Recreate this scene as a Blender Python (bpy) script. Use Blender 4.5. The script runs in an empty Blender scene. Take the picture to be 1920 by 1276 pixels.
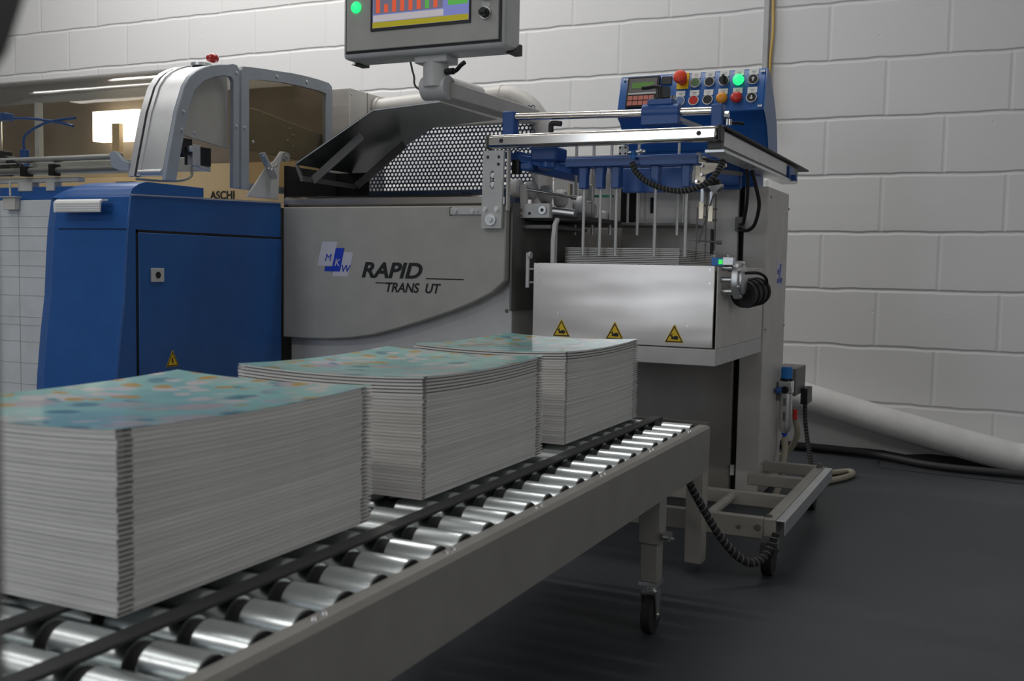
import bpy, bmesh, math, random
from mathutils import Vector, Matrix
from mathutils.geometry import tessellate_polygon
random.seed(7)
SC = bpy.context.scene
COL = SC.collection
PI = math.pi
W = {}          # world position of each object's origin

# ------------------------------------------------------------------ materials
def new_mat(name):
    m = bpy.data.materials.new(name); m.use_nodes = True
    nt = m.node_tree
    return m, nt, nt.nodes['Principled BSDF']

def mat(name, col, rough=.5, metal=0., spec=.5, var=.06, scale=14., bump=0., bscale=200., coat=0., emit=None, estr=0.):
    """painted / metal / plastic surface with a little procedural unevenness"""
    m, nt, b = new_mat(name)
    N, L = nt.nodes, nt.links
    b.inputs['Roughness'].default_value = rough
    b.inputs['Metallic'].default_value = metal
    b.inputs['Specular IOR Level'].default_value = spec
    b.inputs['Coat Weight'].default_value = coat
    tc = N.new('ShaderNodeTexCoord')
    nz = N.new('ShaderNodeTexNoise'); nz.inputs['Scale'].default_value = scale; nz.inputs['Detail'].default_value = 4
    L.new(tc.outputs['Object'], nz.inputs['Vector'])
    r = N.new('ShaderNodeValToRGB')
    r.color_ramp.elements[0].color = (*[max(0, c*(1-var)) for c in col], 1)
    r.color_ramp.elements[1].color = (*[min(1, c*(1+var)) for c in col], 1)
    r.color_ramp.elements[0].position = .3; r.color_ramp.elements[1].position = .7
    L.new(nz.outputs['Fac'], r.inputs['Fac']); L.new(r.outputs['Color'], b.inputs['Base Color'])
    if bump:
        n2 = N.new('ShaderNodeTexNoise'); n2.inputs['Scale'].default_value = bscale
        L.new(tc.outputs['Object'], n2.inputs['Vector'])
        bp = N.new('ShaderNodeBump'); bp.inputs['Strength'].default_value = bump; bp.inputs['Distance'].default_value = .001
        L.new(n2.outputs['Fac'], bp.inputs['Height']); L.new(bp.outputs['Normal'], b.inputs['Normal'])
    if emit:
        b.inputs['Emission Color'].default_value = (*emit, 1); b.inputs['Emission Strength'].default_value = estr
    return m

def glass(name, tint, gloss=.12, rough=.03, amount=.5):
    m = bpy.data.materials.new(name); m.use_nodes = True
    nt = m.node_tree; N, L = nt.nodes, nt.links
    N.remove(N['Principled BSDF'])
    t = N.new('ShaderNodeBsdfTransparent'); t.inputs[0].default_value = (*tint, 1)
    g = N.new('ShaderNodeBsdfGlossy'); g.inputs['Roughness'].default_value = rough
    lw = N.new('ShaderNodeLayerWeight'); lw.inputs['Blend'].default_value = gloss
    nz = N.new('ShaderNodeTexNoise'); nz.inputs['Scale'].default_value = 3.
    tc = N.new('ShaderNodeTexCoord'); L.new(tc.outputs['Object'], nz.inputs['Vector'])
    bp = N.new('ShaderNodeBump'); bp.inputs['Strength'].default_value = .12; bp.inputs['Distance'].default_value = .01
    L.new(nz.outputs['Fac'], bp.inputs['Height']); L.new(bp.outputs['Normal'], g.inputs['Normal'])
    mx = N.new('ShaderNodeMixShader')
    sc_ = N.new('ShaderNodeMath'); sc_.operation = 'MULTIPLY'; sc_.inputs[1].default_value = amount; sc_.use_clamp = True; L.new(lw.outputs['Fresnel'], sc_.inputs[0]); L.new(sc_.outputs[0], mx.inputs[0]); L.new(t.outputs[0], mx.inputs[1]); L.new(g.outputs[0], mx.inputs[2])
    L.new(mx.outputs[0], N['Material Output'].inputs[0])
    return m

M = {}
M['grey'] = mat('machine_grey_paint', (.47, .46, .43), .42, bump=.15, bscale=500)
M['convg'] = mat('conveyor_grey_paint', (.285, .277, .255), .42, bump=.15, bscale=500)
M['greyg'] = mat('machine_grey_satin', (.44, .43, .40), .3, bump=.05, bscale=400)
M['greylt'] = mat('light_grey_paint', (.60, .60, .59), .45)
M['greybl'] = mat('blue_grey_powder_coat', (.36, .40, .45), .4)
M['greydk'] = mat('dark_grey_paint', (.16, .155, .15), .5)
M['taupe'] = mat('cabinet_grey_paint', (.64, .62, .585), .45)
M['taupe_shaded'] = mat('cabinet_grey_shaded', (.30, .275, .25), .5)  # cabinet grey darkened to carry the shade under the tray
M['frameg'] = mat('base_frame_paint', (.40, .385, .345), .5)  # frame grey, also darkened for the shade low down
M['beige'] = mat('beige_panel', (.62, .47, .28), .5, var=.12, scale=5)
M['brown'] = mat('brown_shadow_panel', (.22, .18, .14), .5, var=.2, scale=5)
M['blue'] = mat('blue_machine_paint', (.022, .115, .38), .3, bump=.1, bscale=600)
M['blued'] = mat('blue_bracket_paint', (.022, .095, .34), .38)
M['navy'] = mat('navy_perforated_sheet', (.012, .03, .075), .4)
M['black'] = mat('black_plastic', (.012, .012, .013), .45)
M['blackr'] = mat('black_rubber', (.018, .018, .018), .75)
M['charcoal'] = mat('charcoal_strip', (.035, .035, .037), .6)
M['dark'] = mat('dark_opening', (.008, .008, .008), .8)
M['white'] = mat('white_plastic', (.88, .88, .87), .4)
M['whitep'] = mat('white_pipe_paint', (.74, .74, .73), .5, bump=.3, bscale=60)
M['offw'] = mat('white_machine_panel', (.72, .75, .77), .35)
M['rubw'] = mat('white_rubber', (.8, .79, .77), .6)
M['steel'] = mat('stainless_sheet', (.70, .66, .62), .2, metal=1., var=.05, scale=6)
M['steelr'] = mat('brushed_steel', (.55, .55, .54), .33, metal=1.)
def wavy():
    m = mat('stainless_sheet_wavy', (.56, .52, .48), .30, metal=1., var=.05, scale=6); nt = m.node_tree; N, L = nt.nodes, nt.links
    tc = N.new('ShaderNodeTexCoord'); mp = N.new('ShaderNodeMapping'); mp.inputs['Scale'].default_value = (3, 3, 11)
    nz = N.new('ShaderNodeTexNoise'); nz.inputs['Scale'].default_value = 1.; nz.inputs['Detail'].default_value = 1
    L.new(tc.outputs['Object'], mp.inputs[0]); L.new(mp.outputs[0], nz.inputs['Vector'])
    bp = N.new('ShaderNodeBump'); bp.inputs['Strength'].default_value = .16; bp.inputs['Distance'].default_value = .012
    L.new(nz.outputs['Fac'], bp.inputs['Height']); L.new(bp.outputs['Normal'], N['Principled BSDF'].inputs['Normal'])
    return m
M['steelw'] = wavy()
M['alu'] = mat('satin_aluminium', (.72, .73, .74), .38, metal=.85)
M['chrome'] = mat('chrome', (.80, .76, .70), .17, metal=1., var=.02)
M['zinc'] = mat('zinc_roller', (.72, .77, .77), .27, metal=1., var=.04, scale=40)
M['pin'] = mat('grey_pin', (.58, .58, .57), .35, metal=.5)
M['lid'] = mat('dark_polished_sheet', (.10, .115, .115), .24, metal=.45, spec=.6)
M['bolt'] = mat('bolt_steel', (.72, .71, .69), .28, metal=1.)
M['brass'] = mat('yellow_zinc_plate', (.62, .55, .42), .35, metal=.7)
M['red'] = mat('red_plastic', (.62, .03, .02), .35)
M['redcap'] = mat('red_emergency_cap', (.82, .06, .015), .4)
M['orange'] = mat('orange_cap', (.75, .30, .015), .35)
M['greenb'] = mat('dull_green_cap', (.11, .20, .09), .4)
M['blueb'] = mat('pale_blue_cap', (.16, .26, .50), .35)
M['yellow'] = mat('warning_yellow', (.88, .58, .01), .45)
M['yelcab'] = mat('yellow_cable', (.72, .48, .12), .5)
M['ink'] = mat('black_print', (.008, .008, .008), .5)
M['logoblue'] = mat('logo_blue', (.01, .05, .55), .4)
M['logowhite'] = mat('logo_white', (.62, .62, .72), .4)
M['sky'] = mat('bright_blue_cap', (.02, .22, .65), .4)
M['hose'] = mat('beige_air_hose', (.42, .38, .30), .5)
M['screw'] = mat('screw_white', (.8, .8, .78), .4, metal=.6)
M['green'] = mat('green_felt', (.05, .3, .17), .6)
M['cond'] = mat('grey_conduit', (.5, .51, .52), .5)
M['lampgreen'] = mat('lit_green_lens', (.02, .5, .12), .3, emit=(.02, 1., .22), estr=1.6)
M['ledgreen'] = mat('green_led', (.02, .5, .1), .3, emit=(.05, 1., .1), estr=.8)
M['lcd'] = mat('lcd_green', (.10, .22, .05), .3, emit=(.2, .5, .1), estr=.12)
M['keys'] = mat('red_keys', (.62, .20, .15), .5)
M['scr'] = mat('screen_lilac', (.1, .1, .2), .2, emit=(.27, .31, .74), estr=.62, var=.02)
M['scrg'] = mat('screen_grey', (.1, .1, .1), .2, emit=(.22, .20, .30), estr=.6)
M['scry'] = mat('screen_yellow', (.1, .1, .02), .2, emit=(.55, .47, .03), estr=.6)
M['scrr'] = mat('screen_red', (.2, .02, .02), .2, emit=(.85, .13, .05), estr=.8)
M['scrp'] = mat('screen_pale', (.2, .2, .2), .2, emit=(.62, .57, .60), estr=.7)
M['scrgr'] = mat('screen_green', (.02, .2, .02), .2, emit=(.14, .5, .10), estr=.7)
M['gloww'] = mat('reflection_glow', (.8, .75, .6), .3, emit=(1., .9, .72), estr=5.5)
M['tube'] = mat('fluorescent_tube', (.8, .8, .8), .3, emit=(1., .97, .92), estr=9.)
M['glass'] = glass('clear_hood_sheet', (.86, .86, .84), .13, amount=.62)
M['smoke'] = glass('smoked_pane', (.80, .76, .68), .12)
M['beacon'] = mat('red_beacon_lens', (.45, .012, .008), .18, coat=.5)

def paper_mat():
    m, nt, b = new_mat('paper_edges'); N, L = nt.nodes, nt.links
    b.inputs['Roughness'].default_value = .7
    tc = N.new('ShaderNodeTexCoord'); mp = N.new('ShaderNodeMapping')
    mp.inputs['Scale'].default_value = (5, 5, 900)
    oi = N.new('ShaderNodeObjectInfo')
    ad = N.new('ShaderNodeVectorMath'); ad.operation = 'ADD'
    L.new(tc.outputs['Object'], mp.inputs['Vector']); L.new(mp.outputs[0], ad.inputs[0]); L.new(oi.outputs['Random'], ad.inputs[1])
    nz = N.new('ShaderNodeTexNoise'); nz.inputs['Scale'].default_value = 1.; nz.inputs['Detail'].default_value = 3
    L.new(ad.outputs[0], nz.inputs['Vector'])
    r = N.new('ShaderNodeValToRGB'); r.color_ramp.elements[0].position = .3; r.color_ramp.elements[1].position = .7
    r.color_ramp.elements[0].color = (.60, .595, .58, 1); r.color_ramp.elements[1].color = (.80, .79, .77, 1)
    L.new(nz.outputs['Fac'], r.inputs['Fac'])
    mr = N.new('ShaderNodeMapRange'); mr.inputs['To Min'].default_value = .88; mr.inputs['To Max'].default_value = 1.08
    L.new(oi.outputs['Random'], mr.inputs['Value'])
    mu = N.new('ShaderNodeMix'); mu.data_type = 'RGBA'; mu.blend_type = 'MULTIPLY'; mu.inputs['Factor'].default_value = 1
    L.new(r.outputs['Color'], mu.inputs['A']); L.new(mr.outputs[0], mu.inputs['B'])
    L.new(mu.outputs['Result'], b.inputs['Base Color'])
    return m
M['paper'] = paper_mat()
M['board'] = mat('cover_board_edge', (.74, .73, .71), .5)

def cover_mat():
    m, nt, b = new_mat('glossy_floral_cover'); N, L = nt.nodes, nt.links
    b.inputs['Roughness'].default_value = .13; b.inputs['Specular IOR Level'].default_value = .6
    tc = N.new('ShaderNodeTexCoord')
    warp = N.new('ShaderNodeTexNoise'); warp.inputs['Scale'].default_value = 9; warp.inputs['Detail'].default_value = 4
    L.new(tc.outputs['Object'], warp.inputs['Vector'])
    wm = N.new('ShaderNodeMix'); wm.data_type = 'VECTOR'; wm.inputs['Factor'].default_value = .05
    L.new(tc.outputs['Object'], wm.inputs['A']); L.new(warp.outputs['Color'], wm.inputs['B'])
    def blobs(scale, thr, soft, seed, src):
        mp = N.new('ShaderNodeMapping'); mp.inputs['Location'].default_value = (seed, seed*.7, 0)
        L.new(src, mp.inputs['Vector'])
        v = N.new('ShaderNodeTexVoronoi'); v.inputs['Scale'].default_value = scale
        L.new(mp.outputs[0], v.inputs['Vector'])
        r = N.new('ShaderNodeValToRGB')
        r.color_ramp.elements[0].position = thr-soft; r.color_ramp.elements[0].color = (1, 1, 1, 1)
        r.color_ramp.elements[1].position = thr+soft; r.color_ramp.elements[1].color = (0, 0, 0, 1)
        L.new(v.outputs['Distance'], r.inputs['Fac'])
        return r.outputs['Color']
    def mask(lo, hi, scale, seed):
        mp = N.new('ShaderNodeMapping'); mp.inputs['Location'].default_value = (seed, seed, 0)
        L.new(tc.outputs['Object'], mp.inputs['Vector'])
        n = N.new('ShaderNodeTexNoise'); n.inputs['Scale'].default_value = scale; n.inputs['Detail'].default_value = 2
        L.new(mp.outputs[0], n.inputs['Vector'])
        r = N.new('ShaderNodeValToRGB'); r.color_ramp.elements[0].position = lo; r.color_ramp.elements[1].position = hi
        L.new(n.outputs['Fac'], r.inputs['Fac'])
        return r.outputs['Color']
    def mul(a, c):
        x = N.new('ShaderNodeMix'); x.data_type = 'RGBA'; x.blend_type = 'MULTIPLY'; x.inputs['Factor'].default_value = 1
        L.new(a, x.inputs['A']); L.new(c, x.inputs['B']); return x.outputs['Result']
    def over(base, col, fac):
        x = N.new('ShaderNodeMix'); x.data_type = 'RGBA'
        if isinstance(base, tuple): x.inputs['A'].default_value = (*base, 1)
        else: L.new(base, x.inputs['A'])
        x.inputs['B'].default_value = (*col, 1)
        L.new(fac, x.inputs['Factor']); return x.outputs['Result']
    src = wm.outputs['Result']
    c = over((.42, .74, .69), (.33, .62, .61), mask(.45, .6, 6, 3.))
    c = over(c, (.17, .36, .40), mul(blobs(16, .32, .05, 1.3, src), mask(.42, .5, 7, 9.)))
    c = over(c, (.60, .56, .56), mul(blobs(15, .46, .10, 4.1, src), mask(.47, .56, 5, 5.)))
    c = over(c, (.78, .74, .72), mul(blobs(21, .36, .06, 7.7, src), mask(.46, .52, 5, 5.4)))
    c = over(c, (.66, .44, .12), mul(blobs(23, .30, .05, 2.9, src), mask(.50, .56, 6, 13.)))
    L.new(c, b.inputs['Base Color'])
    return m
M['cover'] = cover_mat()

def wall_mat():
    m, nt, b = new_mat('painted_block_wall'); N, L = nt.nodes, nt.links
    b.inputs['Roughness'].default_value = .55
    tc = N.new('ShaderNodeTexCoord'); sp = N.new('ShaderNodeSeparateXYZ'); cb = N.new('ShaderNodeCombineXYZ')
    L.new(tc.outputs['Object'], sp.inputs[0])
    ax = N.new('ShaderNodeMath'); ax.inputs[1].default_value = .223+43.95
    az = N.new('ShaderNodeMath'); az.inputs[1].default_value = .015
    L.new(sp.outputs['X'], ax.inputs[0]); L.new(sp.outputs['Z'], az.inputs[0])
    # wander the joints a little, as hand-laid blocks do
    nzw = N.new('ShaderNodeTexNoise'); nzw.inputs['Scale'].default_value = 7
    L.new(tc.outputs['Object'], nzw.inputs['Vector'])
    wv = N.new('ShaderNodeMath'); wv.operation = 'MULTIPLY_ADD'; wv.inputs[1].default_value = .016; wv.inputs[2].default_value = -.008
    L.new(nzw.outputs['Fac'], wv.inputs[0])
    a2 = N.new('ShaderNodeMath'); L.new(az.outputs[0], a2.inputs[0]); L.new(wv.outputs[0], a2.inputs[1])
    L.new(ax.outputs[0], cb.inputs['X']); L.new(a2.outputs[0], cb.inputs['Y'])
    br = N.new('ShaderNodeTexBrick')
    br.offset = .5; br.offset_frequency = 2
    for k, v in (('Scale', 1.), ('Mortar Size', .011), ('Mortar Smooth', .9), ('Bias', 0.), ('Brick Width', .4395), ('Row Height', .2247)):
        br.inputs[k].default_value = v
    L.new(cb.outputs[0], br.inputs['Vector'])
    br.inputs['Color1'].default_value = (.80, .80, .80, 1); br.inputs['Color2'].default_value = (.77, .77, .77, 1)
    br.inputs['Mortar'].default_value = (.765, .765, .765, 1)
    L.new(br.outputs['Color'], b.inputs['Base Color'])
    n2 = N.new('ShaderNodeTexNoise'); n2.inputs['Scale'].default_value = 30; n2.inputs['Detail'].default_value = 6
    L.new(tc.outputs['Object'], n2.inputs['Vector'])
    n3 = N.new('ShaderNodeTexVoronoi'); n3.inputs['Scale'].default_value = 9
    L.new(tc.outputs['Object'], n3.inputs['Vector'])
    pit = N.new('ShaderNodeValToRGB'); pit.color_ramp.elements[0].position = .02; pit.color_ramp.elements[1].position = .06
    pit.color_ramp.elements[0].color = (0, 0, 0, 1); pit.color_ramp.elements[1].color = (1, 1, 1, 1)
    L.new(n3.outputs['Distance'], pit.inputs['Fac'])
    pg = N.new('ShaderNodeMath'); pg.operation = 'PINGPONG'; pg.inputs[1].default_value = .2247/2
    L.new(a2.outputs[0], pg.inputs[0])
    hj = N.new('ShaderNodeMapRange'); hj.interpolation_type = 'SMOOTHSTEP'
    for k, v in (('From Min', .001), ('From Max', .010), ('To Min', .62), ('To Max', 0.)): hj.inputs[k].default_value = v
    L.new(pg.outputs[0], hj.inputs['Value'])
    jf = N.new('ShaderNodeMath'); jf.operation = 'MULTIPLY_ADD'; jf.inputs[1].default_value = .38
    L.new(br.outputs['Fac'], jf.inputs[0]); L.new(hj.outputs[0], jf.inputs[2])
    h = N.new('ShaderNodeMath'); h.operation = 'MULTIPLY_ADD'; h.inputs[1].default_value = -1.
    L.new(jf.outputs[0], h.inputs[0])
    s = N.new('ShaderNodeMath'); s.operation = 'MULTIPLY'; s.inputs[1].default_value = .16
    L.new(n2.outputs['Fac'], s.inputs[0]); 
    s2 = N.new('ShaderNodeMath'); s2.operation = 'MULTIPLY_ADD'; s2.inputs[1].default_value = .25
    L.new(pit.outputs['Color'], s2.inputs[0]); L.new(s.outputs[0], s2.inputs[2])
    L.new(s2.outputs[0], h.inputs[2])
    bp = N.new('ShaderNodeBump'); bp.inputs['Strength'].default_value = 1.; bp.inputs['Distance'].default_value = .0038
    L.new(h.outputs[0], bp.inputs['Height']); L.new(bp.outputs['Normal'], b.inputs['Normal'])
    return m
M['wall'] = wall_mat()

def floor_mat():
    m, nt, b = new_mat('painted_concrete_floor'); N, L = nt.nodes, nt.links
    tc = N.new('ShaderNodeTexCoord')
    n1 = N.new('ShaderNodeTexNoise'); n1.inputs['Scale'].default_value = 2.2; n1.inputs['Detail'].default_value = 6
    n2 = N.new('ShaderNodeTexNoise'); n2.inputs['Scale'].default_value = 90
    for n in (n1, n2): L.new(tc.outputs['Object'], n.inputs['Vector'])
    r = N.new('ShaderNodeValToRGB'); r.color_ramp.elements[0].position = .35; r.color_ramp.elements[1].position = .68
    r.color_ramp.elements[0].color = (.043, .049, .057, 1); r.color_ramp.elements[1].color = (.072, .080, .091, 1)
    L.new(n1.outputs['Fac'], r.inputs['Fac']); L.new(r.outputs['Color'], b.inputs['Base Color'])
    q = N.new('ShaderNodeMapRange'); q.inputs['To Min'].default_value = .38; q.inputs['To Max'].default_value = .58
    L.new(n1.outputs['Fac'], q.inputs['Value']); L.new(q.outputs[0], b.inputs['Roughness'])
    bp = N.new('ShaderNodeBump'); bp.inputs['Strength'].default_value = .25; bp.inputs['Distance'].default_value = .002
    L.new(n2.outputs['Fac'], bp.inputs['Height']); L.new(bp.outputs['Normal'], b.inputs['Normal'])
    return m
M['floor'] = floor_mat()
M['ceil'] = mat('ceiling_paint', (.7, .7, .7), .8)
M['room'] = mat('far_wall_paint', (.42, .40, .38), .8)

# ------------------------------------------------------------------ mesh builder
class MB:
    def __init__(s): s.bm = bmesh.new()
    def _hexa(s, vs):
        v = [s.bm.verts.new(p) for p in vs]
        for f in ((0,3,2,1),(4,5,6,7),(0,1,5,4),(1,2,6,5),(2,3,7,6),(3,0,4,7)):
            s.bm.faces.new([v[i] for i in f])
        return s
    def box(s, x0, x1, y0, y1, z0, z1):
        return s._hexa([(x0,y0,z0),(x1,y0,z0),(x1,y1,z0),(x0,y1,z0),(x0,y0,z1),(x1,y0,z1),(x1,y1,z1),(x0,y1,z1)])
    def xbox(s, mtx, sx, sy, sz):
        return s._hexa([mtx @ Vector((a*sx/2, b*sy/2, c*sz/2)) for c in (-1,1) for a,b in ((-1,-1),(1,-1),(1,1),(-1,1))])
    def bar(s, p0, p1, w, h, up=(0,0,1)):
        p0, p1 = Vector(p0), Vector(p1); d = (p1-p0).normalized(); u = Vector(up)
        a = d.cross(u).normalized()*(w/2); c = a.cross(d).normalized()*(h/2)
        return s._hexa([p0-a-c, p0+a-c, p1+a-c, p1-a-c, p0-a+c, p0+a+c, p1+a+c, p1-a+c])
    def cyl(s, p0, p1, r0, r1=None, n=20, caps=True):
        r1 = r0 if r1 is None else r1
        p0, p1 = Vector(p0), Vector(p1); d = (p1-p0).normalized()
        u = d.orthogonal().normalized(); w = d.cross(u)
        A = []; B = []
        for i in range(n):
            t = 2*PI*i/n; e = u*math.cos(t)+w*math.sin(t)
            A.append(s.bm.verts.new(p0+e*r0)); B.append(s.bm.verts.new(p1+e*r1))
        for i in range(n):
            s.bm.faces.new([A[i], A[(i+1)%n], B[(i+1)%n], B[i]])
        if caps:
            s.bm.faces.new(A[::-1]); s.bm.faces.new(B)
        return s
    def rings(s, pts, radii, n=20, caps=True):
        """lofted circles along a straight or bent line of points"""
        pts = [Vector(p) for p in pts]; R = []
        u = None
        for i, p in enumerate(pts):
            d = (pts[min(i+1, len(pts)-1)]-pts[max(i-1, 0)]).normalized()
            u = d.orthogonal().normalized() if u is None else (u-d*u.dot(d)).normalized()
            w = d.cross(u)
            R.append([s.bm.verts.new(p+(u*math.cos(2*PI*k/n)+w*math.sin(2*PI*k/n))*radii[i]) for k in range(n)])
        for a, b in zip(R, R[1:]):
            for k in range(n): s.bm.faces.new([a[k], a[(k+1)%n], b[(k+1)%n], b[k]])
        if caps: s.bm.faces.new(R[0][::-1]); s.bm.faces.new(R[-1])
        return s
    def tube(s, pts, r, n=10, sub=6):
        P = smooth(pts, sub); return s.rings(P, [r]*len(P), n)
    def sphere(s, c, r, sx=1, sy=1, sz=1, n=16):
        g = bmesh.ops.create_uvsphere(s.bm, u_segments=n, v_segments=n//2+2, radius=r)
        for v in g['verts']: v.co = Vector((v.co.x*sx, v.co.y*sy, v.co.z*sz))+Vector(c)
        return s
    def prism(s, pts, ax, a, b, holes=()):
        def P(p, t): return {'x': (t, p[0], p[1]), 'y': (p[0], t, p[1]), 'z': (p[0], p[1], t)}[ax]
        loops = [list(pts)]+[list(h) for h in holes]
        V = []
        for lp in loops:
            A = [s.bm.verts.new(P(p, a)) for p in lp]; B = [s.bm.verts.new(P(p, b)) for p in lp]
            n = len(lp); V.append((A, B))
            for i in range(n): s.bm.faces.new([A[i], A[(i+1)%n], B[(i+1)%n], B[i]])
        if not holes:
            s.bm.faces.new(V[0][0][::-1]); s.bm.faces.new(V[0][1])
        else:
            tri = tessellate_polygon([[Vector((p[0], p[1], 0)) for p in lp] for lp in loops])
            FA = [v for v, _ in V for v in v]; FB = [w for _, w in V for w in w]
            for t in tri:
                for FF in (FA, FB):
                    try: s.bm.faces.new([FF[i] for i in t])
                    except ValueError: pass
        return s
    def build(s, name, m, parent=None, bevel=0., smooth_deg=40, label=None, org=None, stuff=False):
        bm = s.bm
        bmesh.ops.recalc_face_normals(bm, faces=bm.faces)
        co = [v.co for v in bm.verts]
        lo = Vector([min(c[i] for c in co) for i in range(3)]); hi = Vector([max(c[i] for c in co) for i in range(3)])
        o = Vector(((lo.x+hi.x)/2, (lo.y+hi.y)/2, lo.z)) if org is None else Vector(org)
        for v in bm.verts: v.co -= o
        for f in bm.faces: f.smooth = True
        me = bpy.data.meshes.new(name); bm.to_mesh(me); bm.free()
        me.set_sharp_from_angle(angle=math.radians(smooth_deg))
        me.materials.append(m)
        ob = bpy.data.objects.new(name, me); COL.objects.link(ob)
        W[ob.name] = o
        if parent:
            ob.parent = parent; ob.location = o-W[parent.name]
        else: ob.location = o
        if bevel:
            bv = ob.modifiers.new('bevel', 'BEVEL'); bv.width = bevel; bv.segments = 2; bv.limit_method = 'ANGLE'; bv.angle_limit = math.radians(50)
        if label: ob['label'] = label
        if stuff: ob['kind'] = 'stuff'
        return ob

def smooth(pts, sub=6):
    P = [Vector(p) for p in pts]
    if len(P) < 3: return P
    out = []
    for i in range(len(P)-1):
        p0, p1, p2, p3 = P[max(i-1,0)], P[i], P[i+1], P[min(i+2,len(P)-1)]
        for k in range(sub):
            t = k/sub
            out.append(.5*((2*p1)+(p2-p0)*t+(2*p0-5*p1+4*p2-p3)*t*t+(3*p1-p0-3*p2+p3)*t**3))
    return out+[P[-1]]

def thing(name, label, cat, loc, group=None):
    o = bpy.data.objects.new(name, None); COL.objects.link(o); o.location = loc; o.empty_display_size = .05
    W[o.name] = Vector(loc); tag(o, label, cat, group); return o
def tag(o, label, cat, group=None):
    o['label'] = label; o['category'] = cat
    if group: o['group'] = group
    return o
def struct(o): o['kind'] = 'structure'; return o

DG = None
def text(name, s, size, m, loc, rot, parent, shear=0., bold=0., depth=.0006, sx=1.):
    cu = bpy.data.curves.new(name, 'FONT'); cu.body = s; cu.size = size; cu.shear = shear; cu.offset = bold; cu.extrude = depth
    t = bpy.data.objects.new(name+'_tmp', cu); COL.objects.link(t)
    bpy.context.view_layer.update()
    me = bpy.data.meshes.new_from_object(t.evaluated_get(bpy.context.evaluated_depsgraph_get()))
    COL.objects.unlink(t); bpy.data.objects.remove(t)
    me.transform(Matrix.Diagonal((sx, 1, 1, 1)))
    me.materials.clear(); me.materials.append(m); me.name = name
    ob = bpy.data.objects.new(name, me); COL.objects.link(ob)
    ob.rotation_euler = rot; ob.parent = parent; ob.location = Vector(loc)-W[parent.name]; W[ob.name] = Vector(loc)
    return ob
FRONT = (PI/2, 0, 0); SIDE = (PI/2, 0, PI/2)

def hexbolt(mb, p, d, r=.006, h=.004):
    p, d = Vector(p), Vector(d); mb.cyl(p, p+d*h*.4, r*1.25, n=16); mb.cyl(p+d*h*.4, p+d*h, r, n=6)
def screw(mb, p, d, r=.004, h=.0025):
    p, d = Vector(p), Vector(d); mb.cyl(p, p+d*h, r, r*.7, n=12)

# ------------------------------------------------------------------ the room
struct(MB().box(-7, 3.2, -4.2, 4.3, -.1, 0).build('floor', M['floor']))
w = struct(MB().box(-7, 3.2, 4.3, 4.45, -.1, 4.2).build('wall_back', M['wall'], org=(0, 4.3, 0)))
struct(MB().box(-7.15, -7, -4.2, 4.45, -.1, 4.2).build('wall_left', M['room']))
struct(MB().box(3.2, 3.35, -4.2, 4.45, -.1, 4.2).build('wall_right', M['room']))
struct(MB().box(-7.15, 3.35, -4.35, -4.2, -.1, 4.2).build('wall_front', M['room']))
struct(MB().box(-7.15, 3.35, -4.35, 4.45, 4.2, 4.3).build('ceiling', M['ceil']))
# the ragged dark joint where the painted floor meets the blocks
jt = MB(); rr = random.Random(3)
top = [(-2.2+i*.09, .018+rr.random()*.016) for i in range(60)]
jt.prism([(-2.2, 0.)]+top+[(top[-1][0], 0.)], 'y', 4.292, 4.3)
struct(jt.build('baseboard_back', M['charcoal']))
cr = MB(); cr.tube([(-.395, 4.25, .001), (-.40, 4.15, .001), (-.385, 4.06, .001), (-.32, 4.05, .001), (-.05, 4.02, .001), (.3, 3.98, .001), (.8, 3.95, .001)], .004, 8)
struct(cr.build('trim_1', M['charcoal']))

# ------------------------------------------------------------------ roller conveyor
cv = thing('roller_conveyor', 'grey roller conveyor on caster legs carrying the three piles of booklets', 'conveyor', (-.86, 1.2, 0))
Y0, Y1 = .22, 2.285
def rail(xo, s):
    mb = MB()
    mb.prism([(xo, .276), (xo, .372), (xo-s*.006, .378), (xo-s*.024, .378), (xo-s*.024, .374), (xo-s*.008, .374), (xo-s*.004, .370), (xo-s*.004, .280), (xo-s*.024, .280), (xo-s*.024, .276)], 'y', Y0, Y1)
    r = mb.build('side_rail', M['convg'], cv)
    y = .28
    while y < 2.3:
        for dy in (0, .018):
            b = MB(); screw(b, (xo-s*.014, y+dy, .378), (0, 0, 1), .004, .003); b.build('rail_screw', M['bolt'], r)
        y += .268
rail(-.58, 1); rail(-1.14, -1)
MB().box(-1.136, -.584, Y1-.004, Y1, .300, .384).build('end_plate', M['greydk'], cv)
RZ, RR = .360, .0245
cov = MB().rings([(x, 0, 0) for x in (-.603, -.605, -.6055)], [RR, RR, RR-.001], 28, False)
y = .2835
while y < 2.27:
    mb = MB()
    gr = RR-.005
    pf = [(-1.112, RR-.001), (-1.111, RR), (-.8015, RR), (-.801, gr), (-.785, gr), (-.7845, RR), (-.6905, RR), (-.690, gr), (-.674, gr), (-.6735, RR), (-.609, RR), (-.608, RR-.001)]
    mb.rings([(x, y, RZ) for x, _ in pf], [q for _, q in pf], 32)
    r = mb.build('roller', M['zinc'], cv)
    for xa in (-.690, -.801):
        c = MB(); c.cyl((xa, y, RZ), (xa+.016, y, RZ), RR-.003, n=24); c.build('rubber_ring', M['blackr'], r)
    c = MB(); c.cyl((-.6085, y, RZ), (-.6065, y, RZ), RR-.0012, n=28); c.build('end_cap', M['black'], r)
    c = MB(); c.cyl((-.6065, y, RZ), (-.603, y, RZ), .011, n=18); c.cyl((-.603, y, RZ), (-.597, y, RZ), .005, n=6); c.build('axle_end', M['bolt'], r)
    y += .0672
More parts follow.
